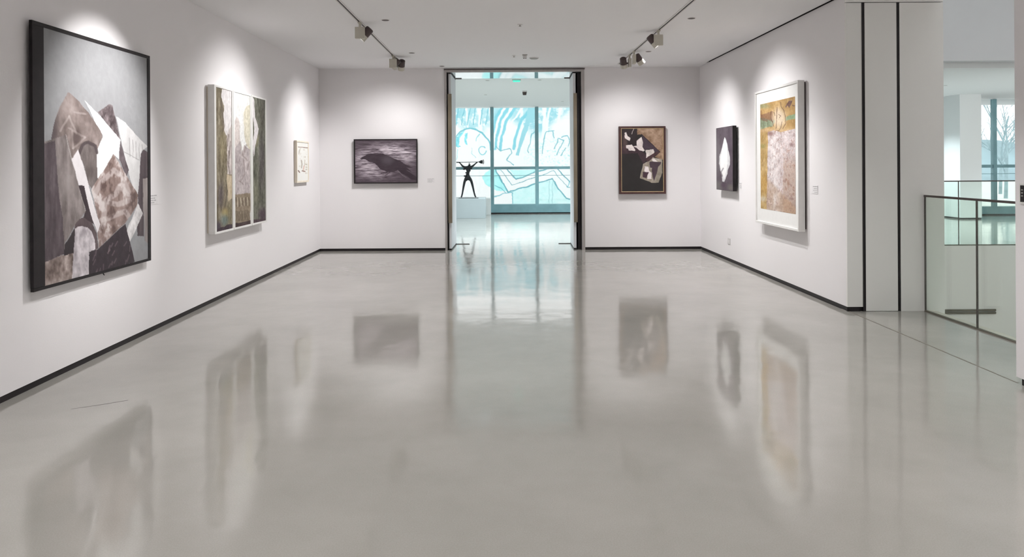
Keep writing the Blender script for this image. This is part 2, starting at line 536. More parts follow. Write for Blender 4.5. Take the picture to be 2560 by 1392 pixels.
def hill(name, label, pts, depth, y):
    b = MB()
    n = len(pts)
    for k in range(n - 1):
        (xa, za), (xb, zb) = pts[k], pts[k + 1]
        b.prism([(xa, y, -0.4), (xb, y, -0.4), (xb, y + depth, -0.4), (xa, y + depth, -0.4)],
                [(xa, y + 1.5, za), (xb, y + 1.5, zb), (xb, y + depth * 0.8, zb * 0.7), (xa, y + depth * 0.8, za * 0.7)])
    return tag(b.build(name, M['hill']), label, 'hill')


hill('wooded_hill', 'pale blue wooded rise beyond the far gallery window',
     [(30 + 2.0 * k, 3.6 + 0.35 * math.sin(k * 1.7) + 0.25 * math.sin(k * 0.6)) for k in range(24)], 14, 70)


def bare_tree(x, y, h, seed, label):
    rnd = random.Random(seed)
    r = thing('bare_tree', label, 'tree', (x, y, -0.3), 'bare trees outside the far gallery window')
    tr, br = MB(), MB()

    def grow(p, d, l, rad, depth):
        q = p + d * l
        (tr if depth == 0 else br).tube(p, q, rad, rad * 0.65, 6)
        if depth < 4:
            for _ in range(3 if depth else 5):
                a = Vector((rnd.uniform(-1, 1), rnd.uniform(-1, 1), rnd.uniform(0.0, 0.9)))
                t = rnd.uniform(0.45, 1.0)
                grow(p + d * l * t, (d * 0.7 + a * 0.8).normalized(), l * rnd.uniform(0.5, 0.72), rad * 0.5, depth + 1)
    grow(Vector((x, y, -0.3)), Vector((0.03, 0, 1)), h * 0.4, 0.09, 0)
    tr.build('trunk', M['bark'], r)
    br.build('branches', M['bark'], r)


bare_tree(24.5, 36, 6.2, 1, 'bare branched tree nearest the far gallery window bar')
bare_tree(27.6, 41, 6.5, 2, 'bare branched tree standing before the pale wooded rise')


# ------------------------------------------------------------------ painted surfaces
def homography(q):
    """unit square (u right, v down) -> quad TL,TR,BR,BL"""
    (x0, y0), (x1, y1), (x2, y2), (x3, y3) = q
    dx1, dx2, sx = x1 - x2, x3 - x2, x0 - x1 + x2 - x3
    dy1, dy2, sy = y1 - y2, y3 - y2, y0 - y1 + y2 - y3
    den = dx1 * dy2 - dx2 * dy1
    g = (sx * dy2 - dx2 * sy) / den
    h = (dx1 * sy - sx * dy1) / den
    return (x1 - x0 + g * x1, x3 - x0 + h * x3, x0, y1 - y0 + g * y1, y3 - y0 + h * y3, y0, g, h)


class Art:
    """a procedural drawing: shapes are laid out on a sketch sheet (any quad), colours end up per vertex"""
    def __init__(s, w, h, quad, seed=1, base=(128, 128, 128), warp=(0, 4, 4)):
        s.w, s.h = w, h
        s.rng = np.random.RandomState(seed)
        u, v = np.meshgrid(np.linspace(0, 1, w), np.linspace(0, 1, h))
        s.u, s.v = u, v
        a, b, c, d, e, f, g, hh = homography(quad)
        den = g * u + hh * v + 1
        s.x = (a * u + b * v + c) / den
        s.y = (d * u + e * v + f) / den
        s.c = np.zeros((h, w, 3)) + np.asarray(base, float)
        if warp[0]:          # hand-drawn, uneven outlines
            s.x = s.x + warp[0] * s.fbm(warp[1], warp[2], 4)
            s.y = s.y + warp[0] * s.fbm(warp[1], warp[2], 4)

    def vnoise(s, nx, ny):
        g = s.rng.rand(ny + 2, nx + 2)
        fx, fy = s.u * nx, s.v * ny
        ix, iy = np.minimum(fx.astype(int), nx), np.minimum(fy.astype(int), ny)
        tx, ty = fx - ix, fy - iy
        tx, ty = tx * tx * (3 - 2 * tx), ty * ty * (3 - 2 * ty)
        return ((g[iy, ix] * (1 - tx) + g[iy, ix + 1] * tx) * (1 - ty)
                + (g[iy + 1, ix] * (1 - tx) + g[iy + 1, ix + 1] * tx) * ty)

    def fbm(s, nx, ny, octaves=4):
        t, amp, tot = 0, 1.0, 0.0
        for k in range(octaves):
            t = t + amp * s.vnoise(max(1, int(nx * 2 ** k)), max(1, int(ny * 2 ** k)))
            tot += amp
            amp *= 0.6
        return (t / tot - 0.5) * 2

    def inside(s, pts):
        m = np.zeros(s.x.shape, bool)
        n = len(pts)
        for k in range(n):
            (xa, ya), (xb, yb) = pts[k], pts[(k + 1) % n]
            if ya == yb:
                continue
            cond = ((ya > s.y) != (yb > s.y)) & (s.x < (xb - xa) * (s.y - ya) / (yb - ya) + xa)
            m ^= cond
        return m

    def poly(s, pts, col, tex=None, alpha=1.0):
        """tex=(noise array, contrast in 8 bit steps)"""
        m = s.inside(pts)[..., None] * alpha
        c = np.zeros_like(s.c) + np.asarray(col, float)
        if tex is not None:
            c = c + tex[0][..., None] * tex[1]
        s.c = s.c * (1 - m) + c * m
        return s

    def mask(s, m, col, alpha=1.0):
        m = np.clip(m, 0, 1)[..., None] * alpha
        s.c = s.c * (1 - m) + np.asarray(col, float) * m
        return s

    def blob(s, cx, cy, rx, ry, col, alpha=1.0, hard=1.5):
        d = ((s.x - cx) / rx) ** 2 + ((s.y - cy) / ry) ** 2
        return s.mask(np.exp(-d ** hard), col, alpha)

    def line(s, pts, width, col, alpha=1.0):
        best = np.full(s.x.shape, 1e9)
        for (xa, ya), (xb, yb) in zip(pts[:-1], pts[1:]):
            dx, dy = xb - xa, yb - ya
            t = np.clip(((s.x - xa) * dx + (s.y - ya) * dy) / (dx * dx + dy * dy + 1e-9), 0, 1)
            best = np.minimum(best, np.hypot(s.x - xa - t * dx, s.y - ya - t * dy))
        return s.mask(np.clip((width / 2 - best) / (width * 0.25) + 0.5, 0, 1), col, alpha)

    def add(s, n, amount):
        s.c = s.c + n[..., None] * amount
        return s

    def build(s, name, material, parent, p0, du, dv, illum=0.8):
        """p0 = world position of the top left corner, du/dv = world edge vectors (right, down)"""
        off = Vector((0, 0, 0))
        q = parent
        while q is not None:
            off += q.location
            q = q.parent
        P = (np.asarray(p0) - np.asarray(off))[None, None, :] + s.u[..., None] * np.asarray(du) + s.v[..., None] * np.asarray(dv)
        n = s.w * s.h
        me = bpy.data.meshes.new(name)
        idx = np.arange(n).reshape(s.h, s.w)
        F = np.stack([idx[:-1, :-1], idx[1:, :-1], idx[1:, 1:], idx[:-1, 1:]], -1).reshape(-1, 4)
        me.vertices.add(n)
        me.vertices.foreach_set('co', P.reshape(-1).astype(np.float32))
        me.loops.add(F.size)
        me.loops.foreach_set('vertex_index', F.reshape(-1).astype(np.int32))
        me.polygons.add(len(F))
        me.polygons.foreach_set('loop_start', (np.arange(len(F)) * 4).astype(np.int32))
        me.polygons.foreach_set('loop_total', np.full(len(F), 4, np.int32))
        me.update(calc_edges=True)
        at = me.color_attributes.new('paint', 'FLOAT_COLOR', 'POINT')
        rgb = np.clip(lin(np.clip(s.c, 0, 255)) / illum, 0.012, 0.9)
        at.data.foreach_set('color', np.concatenate([rgb, np.ones((s.h, s.w, 1))], -1).reshape(-1).astype(np.float32))
        me.validate()
        me.materials.append(material)
        o = bpy.data.objects.new(name, me)
        COL.objects.link(o)
        o.parent = parent
        return o


def Z(ox, oy, sc):
    return lambda *p: [(ox + a / sc, oy + b / sc) for a, b in p]


# --- large cubist painting, left wall
def art_cubist():
    I = lambda *p: list(p)
    A = Art(250, 350, [(92, 70), (572, 218), (574, 1145), (104, 1278)], 3, (154, 154, 156), (5, 9, 12))
    f1, f2, f3 = A.fbm(5, 7, 5) * 1.5, A.fbm(18, 16, 5) * 1.7, A.fbm(40, 40, 3) * 1.3
    st = A.fbm(26, 5, 5) * 1.6
    A.add(f3, 5)
    A.poly(I((430, 490), (470, 520), (572, 632), (548, 652), (530, 870), (520, 860), (490, 760), (455, 610)), (210, 208, 208), (f2, 12))
    for k in range(5):
        x = 490 + 15 * k
        A.line([(x, 590 + 8 * k), (x + 4, 680 + 6 * k)], 3, (150, 146, 146), 0.7)
    A.line([(465, 655), (535, 695)], 3, (150, 146, 146), 0.8)
    A.poly(I((132, 600), (150, 510), (175, 440), (205, 380), (212, 377), (260, 420), (300, 470), (340, 530), (366, 570), (370, 612), (345, 645), (240, 720), (135, 650)),
           (138, 124, 120), (f1 * 0.8 + f2 * 0.6, 42))
    A.mask(np.clip((175 - A.x) / 40 + (A.y - 500) / 900, 0, 1) * A.inside(I((132, 600), (150, 510), (205, 378), (230, 440), (180, 620))), (70, 58, 62), 0.8)
    for (a, b) in (((175, 560), (215, 490)), ((215, 490), (250, 570)), ((215, 545), (290, 590)), ((235, 640), (290, 590)), ((230, 560), (235, 640)), ((240, 470), (290, 480))):
        A.line([a, b], 9, (196, 186, 182), 0.4)
    A.blob(250, 590, 22, 26, (88, 74, 72), 0.8)
    # white slanting slab
    A.poly(I((288, 418), (345, 475), (400, 540), (450, 600), (445, 690), (418, 665), (345, 790), (343, 650), (372, 585), (330, 510)), (226, 226, 226), (f2, 5))
    A.poly(I((345, 470), (400, 432), (412, 440), (425, 490), (445, 580), (450, 600), (400, 540)), (104, 92, 94), (f2 + f3, 45))
    A.poly(I((450, 600), (470, 680), (487, 740), (480, 772), (445, 690)), (82, 70, 74), (f2, 35))
    # left slab building
    A.poly(I((96, 612), (200, 577), (215, 610), (245, 760), (292, 930), (250, 985), (195, 1080), (195, 1130), (103, 1176)), (124, 114, 112), (f2 * 0.6 + st * 0.7, 34))
    A.poly(I((96, 620), (150, 606), (162, 800), (185, 960), (196, 1128), (102, 1172)), (84, 72, 77), (st + f3 * 0.4, 26))
    A.blob(205, 810, 30, 60, (165, 156, 154), 0.6)
    A.line([(200, 577), (245, 760), (292, 930)], 4, (190, 184, 180), 0.6)
    # dark arch
    A.poly(I((262, 660), (275, 625), (290, 615), (305, 612), (335, 630), (343, 660), (347, 790), (325, 832), (300, 800), (280, 720)), (104, 94, 92), (st * 0.5 + f2 * 0.6, 38))
    A.line([(262, 660), (275, 625), (290, 615), (305, 612), (335, 630), (343, 660)], 14, (66, 54, 56), 0.8)
    # bright beam and dark wedge
    A.poly(I((228, 690), (256, 645), (292, 770), (340, 930), (358, 990), (345, 1030), (310, 930), (282, 815), (258, 815)), (222, 216, 218), (f2, 8))
    A.poly(I((257, 812), (282, 812), (312, 930), (330, 990), (300, 975), (280, 960), (292, 925)), (56, 42, 47), (f2, 8))
    # brown figure field
    fig = I((420, 665), (530, 850), (525, 900), (470, 985), (350, 1102), (345, 1030), (358, 990), (318, 830))
    A.poly(fig, (140, 120, 114), (f1 + f2, 30))
    m = A.inside(fig)
    for pts in ([(330, 860), (360, 800), (420, 740), (450, 760)], [(330, 860), (362, 890)], [(375, 920), (385, 880), (430, 850), (450, 810), (480, 850)],
                [(365, 970), (400, 960), (470, 930), (490, 960)], [(400, 890), (440, 900), (500, 870)], [(370, 1000), (380, 930)], [(465, 780), (490, 850)]):
        t = A.c.copy()
        A.line(pts, 24, (206, 196, 194), 0.55)
        A.c = np.where(m[..., None], A.c, t)
    A.mask(np.clip(f2 * 1.6 + f3 * 0.8 - 0.35, 0, 0.8) * m, (210, 201, 199))
    A.mask(np.clip(-f2 * 1.4 - f1 - 0.5, 0, 0.75) * m, (88, 68, 64))
    # right dark columns and plank
    A.poly(I((543, 665), (555, 645), (574, 658), (574, 800), (556, 790), (553, 1042), (524, 1040), (528, 900)), (84, 72, 76), (st, 26))
    A.poly(I((553, 780), (574, 775), (576, 1078), (556, 1060)), (158, 148, 146), (st, 24))
    A.poly(I((528, 893), (552, 940), (490, 1072), (476, 1020)), (218, 214, 214), (f2 + f3, 22))
    # foot of the picture
    A.poly(I((98, 1172), (240, 1115), (232, 1245), (100, 1290)), (142, 126, 120), (f2 + f3, 42))
    A.poly(I((350, 1104), (470, 988), (514, 1160), (300, 1240), (303, 1118)), (50, 38, 45), (f3, 8))
    for k in range(26):
        x, y = A.rng.uniform(320, 505), A.rng.uniform(1040, 1210)
        A.line([(x, y), (x - A.rng.uniform(3, 12), y + A.rng.uniform(14, 34))], 5, (150, 132, 136), 0.45)
    A.poly(I((195, 1085), (246, 1000), (238, 1122), (195, 1136)), (48, 38, 42))
    A.poly(I((243, 992), (262, 966), (282, 957), (320, 985), (340, 1030), (348, 1102), (300, 1122), (240, 1050)), (86, 72, 74), (f2, 16))
    A.poly(I((243, 1012), (258, 1002), (275, 999), (298, 1006), (318, 1024), (330, 1062), (334, 1106), (306, 1120), (304, 1222), (229, 1242)), (196, 188, 192), (f3 + f2, 30))
    return A


# --- triptych panels
def art_tri(k):
    if k == 0:
        A = Art(80, 330, [(118, 83), (258, 122), (266, 1228), (125, 1262)], 11, (124, 114, 94), (9, 4, 14))
        st, f = A.fbm(9, 9, 5), A.fbm(14, 40, 4)
        A.add(st, 55).add(f, 26)
        pale = [(178, 100), (262, 110), (262, 400), (240, 430), (232, 490), (215, 470), (196, 430), (190, 330), (197, 240), (172, 160)]
        A.poly(pale, (218, 213, 213), (f, 8))
        A.poly([(222, 470), (262, 380), (264, 790), (222, 785)], (196, 186, 182), (f, 22))
        for pts in ([(236, 470), (226, 560)], [(238, 600), (236, 700)], [(228, 690), (244, 780)], [(252, 520), (240, 640)]):
            A.line(pts, 10, (96, 82, 78), 0.5)
        A.poly([(218, 790), (268, 800), (266, 980), (236, 1010), (222, 900)], (192, 176, 150), (f, 12))
        A.line([(174, 200), (182, 280), (192, 400), (186, 440)], 16, (92, 80, 68), 0.75)
        A.blob(180, 560, 30, 130, (160, 148, 116), 0.6)
        A.blob(168, 960, 26, 110, (96, 86, 88), 0.8)
        A.line([(212, 840), (220, 960), (206, 1050)], 8, (84, 74, 62), 0.8)
        A.blob(205, 1100, 30, 40, (176, 158, 104), 0.7)
        A.blob(200, 1165, 34, 50, (112, 128, 126), 0.8)
        A.blob(245, 1090, 14, 80, (130, 122, 96), 0.8)
        A.blob(140, 1215, 34, 46, (72, 62, 72), 0.95)
        A.poly([(118, 1240), (270, 1190), (270, 1300), (118, 1300)], (62, 48, 56), (f, 10))
    elif k == 1:
        A = Art(80, 330, [(285, 130), (403, 158), (405, 1198), (290, 1222)], 12, (224, 224, 222), (8, 4, 14))
        st, f = A.fbm(8, 14, 5), A.fbm(16, 50, 4)
        A.add(f, 5)
        A.poly([(292, 380), (305, 335), (318, 350), (330, 420), (330, 600), (292, 640)], (202, 192, 188), (f, 20))
        A.poly([(355, 300), (375, 240), (404, 230), (404, 620), (380, 560), (362, 480)], (206, 200, 182), (f, 22))
        A.poly([(286, 600), (330, 540), (340, 640), (360, 560), (404, 600), (404, 970), (286, 970)], (176, 166, 166), (st + f, 26))
        for pts in ([(330, 540), (345, 640), (380, 690)], [(380, 560), (352, 640)], [(356, 690), (362, 800), (330, 860)], [(320, 850), (350, 880)], [(396, 700), (385, 760)]):
            A.line(pts, 10, (120, 106, 100), 0.4)
        A.poly([(286, 960), (406, 950), (406, 1210), (286, 1240)], (136, 122, 104), (f, 22))
        for j in range(9):
            x = 300 + 12 * j
            A.line([(x, 985), (x + 2, 1050)], 6, (196, 186, 168) if j % 2 else (88, 72, 62), 0.7)
            A.line([(x, 1090), (x + 3, 1165)], 6, (86, 74, 60), 0.7)
        A.poly([(286, 1188), (406, 1168), (406, 1240), (286, 1250)], (70, 54, 54), (f, 12))
    else:
        A = Art(80, 330, [(430, 168), (530, 190), (533, 1168), (437, 1190)], 13, (100, 100, 88), (5, 4, 14))
        st, f = A.fbm(7, 10, 5), A.fbm(14, 40, 4)
        A.add(st, 52).add(f, 30)
        A.blob(505, 700, 20, 240, (74, 66, 72), 0.6)
        A.blob(515, 300, 16, 130, (84, 80, 74), 0.6)
        A.blob(462, 520, 20, 60, (140, 132, 100), 0.7)
        A.poly([(428, 150), (447, 195), (456, 340), (483, 435), (456, 565), (445, 662), (437, 600), (446, 420), (432, 300)], (214, 209, 210), (f, 5))
        A.blob(462, 950, 22, 90, (128, 128, 106), 0.6)
        A.blob(512, 1120, 32, 52, (74, 56, 66), 0.95)
        A.poly([(428, 1160), (540, 1150), (540, 1210), (428, 1210)], (72, 54, 60), (f, 10))
    A.add(A.fbm(20, 60, 3), 20)
    A.add(A.fbm(28, 16, 3), 12)
    return A


def art_small():
    A = Art(50, 90, [(172, 215), (420, 235), (418, 1225), (175, 1240)], 5, (226, 224, 219))
    f = A.fbm(10, 16, 4)
    A.add(A.fbm(5, 6, 3), 3)
    A.mask(np.clip((f - 0.25) * 3, 0, 0.5) * A.inside([(205, 380), (420, 380), (420, 1060), (205, 1060)]), (176, 172, 160))
    A.line([(205, 348), (300, 352), (370, 366), (425, 360)], 20, (120, 92, 82), 0.9)
    A.line([(235, 420), (225, 520)], 22, (176, 170, 162), 0.7)
    A.line([(270, 700), (285, 800), (275, 900)], 24, (150, 140, 128), 0.7)
    A.line([(350, 690), (340, 850)], 16, (176, 166, 154), 0.7)
    A.line([(330, 850), (318, 950)], 26, (196, 160, 146), 0.7)
    A.line([(205, 970), (230, 1015)], 24, (104, 78, 70), 0.9)
    A.line([(290, 978), (350, 995)], 24, (110, 74, 62), 0.9)
    for y in (810, 880, 945):
        A.blob(380, y, 22, 18, (160, 156, 140), 0.7)
    return A


def art_crow():
    A = Art(260, 180, [(212, 228), (1395, 226), (1398, 1056), (216, 1060)], 7, (78, 68, 76), (2, 20, 14))
    st, st2, f = A.fbm(6, 50, 4), A.fbm(14, 90, 3), A.fbm(8, 8, 4)
    g = (np.exp(-((A.x - 900) / 420) ** 2 - ((A.y - 450) / 170) ** 2) + 0.85 * np.exp(-((A.x - 640) / 330) ** 2 - ((A.y - 850) / 150) ** 2)
         + 0.7 * np.exp(-((A.x - 360) / 190) ** 2 - ((A.y - 620) / 190) ** 2) + 0.5 * np.exp(-((A.x - 1250) / 160) ** 2 - ((A.y - 560) / 170) ** 2))
    lum = np.clip(g * 0.95 + 0.06, 0, 1) * np.clip(0.78 + st * 1.3 + st2 * 0.9, 0.05, 1.35)
    A.c = np.array([74, 63, 71.]) + lum[..., None] * np.array([112, 112, 112.])
    A.add(st2, 9)
    bird = [(300, 592), (345, 560), (400, 535), (460, 500), (540, 488), (580, 500), (640, 503), (750, 490), (830, 530), (900, 555), (960, 590), (1090, 640),
            (1140, 680), (1230, 728), (1335, 775), (1205, 765), (1310, 855), (1200, 815), (1395, 950), (1398, 1020), (1300, 1000), (1200, 930), (1110, 880),
            (1040, 815), (960, 852), (880, 862), (830, 850), (700, 800), (650, 740), (600, 690), (545, 660), (480, 650), (420, 610), (375, 598), (308, 625), (345, 594)]
    A.poly(bird, (60, 49, 57), (f * 0.7 + st2 * 0.5, 12))
    A.blob(850, 620, 130, 90, (98, 92, 98), 0.6)
    A.line([(850, 845), (805, 882), (715, 882)], 16, (70, 58, 66), 0.9)
    A.line([(890, 850), (850, 885), (800, 915)], 16, (70, 58, 66), 0.9)
    A.line([(1040, 830), (1140, 930), (1200, 960)], 7, (160, 150, 154), 0.6)
    return A


def art_brown():
    A = Art(170, 250, [(215, 203), (878, 203), (875, 1192), (215, 1192)], 9, (42, 39, 39), (9, 12, 16))
    f, f2, st = A.fbm(5, 7, 5), A.fbm(16, 22, 4), A.fbm(9, 6, 4)
    A.add(f, 5)
    A.poly([(465, 200), (880, 200), (880, 700), (740, 650), (828, 572), (540, 290), (465, 300)], (148, 122, 102), (f + f2, 36))
    A.poly([(220, 200), (380, 200), (465, 200), (465, 330), (450, 470), (220, 470)], (46, 38, 40), (f2, 8))
    A.poly([(220, 480), (460, 470), (620, 640), (600, 720), (560, 760), (470, 590), (220, 600)], (64, 48, 54), (f2, 10))
    A.blob(270, 420, 40, 130, (112, 88, 84), 0.5)
    wh = (216, 205, 203)
    A.poly([(268, 270), (290, 258), (315, 320), (360, 350), (345, 400), (310, 380), (270, 350)], wh, (f2, 26))
    A.line([(410, 205), (390, 250), (380, 285)], 12, (190, 180, 176), 0.8)
    A.poly([(285, 462), (380, 455), (430, 530), (425, 552), (330, 548), (318, 518), (288, 510)], wh, (f2, 20))
    A.poly([(456, 400), (500, 360), (535, 330), (560, 420), (548, 500), (585, 545), (560, 562), (500, 545), (455, 505), (400, 480), (460, 470)], wh, (f2, 20))
    A.poly([(540, 290), (828, 572), (790, 610), (730, 560), (700, 530), (640, 520), (585, 545), (550, 490), (562, 420)], (68, 56, 66), (f2, 8))
    A.poly([(595, 545), (720, 530), (740, 580), (700, 630), (640, 640), (605, 670), (605, 600)], (208, 198, 194), (f2 + f, 34))
    A.poly([(720, 600), (800, 560), (828, 572), (720, 660), (630, 720), (600, 700), (615, 660)], (74, 52, 56), (f2, 16))
    A.poly([(560, 760), (640, 720), (720, 660), (860, 690), (862, 900), (800, 1055), (700, 1060), (560, 1000), (500, 985)], (146, 136, 124), (f2 + st * 0.5, 34))
    A.poly([(700, 690), (740, 680), (790, 725), (715, 725)], (216, 208, 206), (f2, 14))
    A.poly([(585, 795), (640, 800), (650, 860), (690, 900), (690, 1000), (620, 995), (640, 900), (580, 880)], (214, 204, 204), (f2, 20))
    A.poly([(556, 885), (650, 890), (610, 985), (548, 965)], (66, 46, 56), (f2, 10))
    A.poly([(660, 725), (850, 730), (730, 1030), (720, 990), (690, 870), (700, 820), (665, 815)], (70, 56, 64), (f2, 6))
    A.poly([(800, 800), (862, 740), (862, 900), (800, 1055), (735, 1055)], (136, 128, 116), (f2, 18))
    A.line([(545, 300), (826, 572), (725, 660)], 8, (44, 36, 38), 0.9)
    return A


def art_dark():
    A = Art(90, 200, [(72, 150), (360, 97), (360, 1240), (80, 1210)], 15, (86, 76, 84), (9, 8, 14))
    f, f2 = A.fbm(5, 8, 5), A.fbm(14, 26, 4)
    A.add(f, 14).add(f2, 8)
    A.blob(100, 640, 46, 380, (124, 122, 122), 0.55)
    A.blob(110, 1150, 80, 90, (122, 122, 116), 0.6)
    A.blob(320, 1180, 50, 60, (120, 118, 108), 0.6)
    A.blob(300, 560, 50, 360, (82, 66, 82), 0.5)
    A.poly([(222, 295), (236, 320), (250, 360), (285, 520), (303, 610), (315, 700), (310, 790), (275, 870), (268, 950), (240, 1020), (215, 1090), (180, 1080), (170, 960), (148, 890), (125, 780), (125, 650), (150, 580), (175, 490), (198, 390)],
           (205, 204, 206), (f2, 22))
    A.poly([(222, 300), (250, 380), (270, 560), (262, 860), (215, 1040), (180, 960), (150, 850), (135, 700), (172, 560), (200, 400)], (232, 232, 232), (f2, 8))
    A.line([(195, 850), (160, 930), (180, 980)], 22, (126, 120, 124), 0.7)
    A.blob(200, 1140, 44, 46, (76, 60, 74), 0.9)
    return A


def art_ochre():
    A = Art(190, 330, [(428, 238), (723, 160), (723, 1163), (432, 1110)], 17, (178, 144, 92), (5, 12, 16))
    f, f2, f3, st = A.fbm(5, 7, 5), A.fbm(16, 24, 4), A.fbm(44, 70, 3), A.fbm(24, 6, 4)
    A.add(f, 24).add(f2, 12)
    A.blob(450, 250, 60, 24, (138, 140, 104), 0.8)
    A.poly([(425, 350), (560, 370), (530, 420), (425, 450)], (130, 146, 118), (f2 + st, 22))
    A.poly([(640, 340), (730, 310), (730, 350), (640, 372)], (136, 156, 122), (f2, 16))
    A.mask(np.exp(-((A.y - 455) / 22) ** 2), (214, 186, 152), 0.5)
    for k in range(13):
        x = 434 + k * 8
        A.line([(x, 290 + (k * 37) % 40), (x + 4, 365 + (k * 23) % 20)], 7, (120, 84, 68), 0.75)
        A.line([(x + 2, 372), (x + 3, 425)], 4, (104, 98, 76), 0.5)
    A.blob(585, 350, 60, 90, (222, 206, 186), 0.85, 2.0)
    A.poly([(425, 480), (490, 470), (490, 1140), (425, 1140)], (186, 156, 104), (f + f2, 24))
    A.blob(450, 590, 28, 22, (150, 140, 84), 0.8)
    A.blob(452, 1030, 30, 22, (206, 196, 176), 0.8)
    A.blob(460, 900, 26, 90, (190, 148, 78), 0.7)
    body = [(492, 470), (540, 455), (600, 470), (660, 452), (725, 440), (725, 1180), (480, 1140), (486, 800)]
    A.poly(body, (206, 194, 194), (f2 + f3, 26))
    mb = A.inside(body)
    A.mask(np.clip(f3 * 2.4 - 0.5, 0, 0.75) * mb, (150, 120, 112))
    A.mask(np.clip((A.x - 615 - 12 * f) / 12, 0, 0.55) * np.clip((A.y - 640) / 120, 0, 1) * mb, (176, 150, 132))
    A.mask(np.clip(f2 * 2 + f3 - 0.4, 0, 0.8) * np.clip((A.x - 600) / 40, 0, 1) * np.clip((A.y - 540) / 60, 0, 1) * mb, (146, 112, 94))
    A.mask(np.clip((A.y - 1000 + (640 - A.x)) / 60, 0, 0.6) * mb, (182, 148, 118))
    A.mask(np.clip((A.y - 460) / 60, 0, 1) * np.exp(-((A.x - 545) / 46) ** 2) * mb * np.clip(0.6 + f2, 0, 1), (228, 222, 220), 0.75)
    A.blob(514, 484, 24, 20, (132, 96, 90), 0.75)
    A.blob(690, 575, 18, 18, (120, 92, 92), 0.7)
    br = (100, 72, 56)
    for pts in ([(598, 214), (604, 250), (625, 280), (636, 330), (640, 390), (618, 440)], [(570, 258), (568, 300), (566, 380), (560, 440)],
                [(520, 290), (514, 330), (524, 370), (540, 420)], [(560, 455), (580, 460), (600, 430), (612, 380)], [(580, 320), (600, 330), (588, 350)], [(540, 300), (552, 330)]):
        A.line(pts, 5, br, 0.8)
    A.poly([(640, 250), (670, 200), (700, 195), (690, 225), (672, 262), (660, 240), (645, 265)], (104, 76, 68), (f3, 20))
    A.line([(700, 240), (722, 238)], 10, (110, 80, 70), 0.8)
    A.add(f3, 14).add(f2, 8)
    A.mask(np.clip(A.fbm(30, 40, 4) * 2.4 - 0.55, 0, 0.7) * mb, (146, 116, 110))
    return A


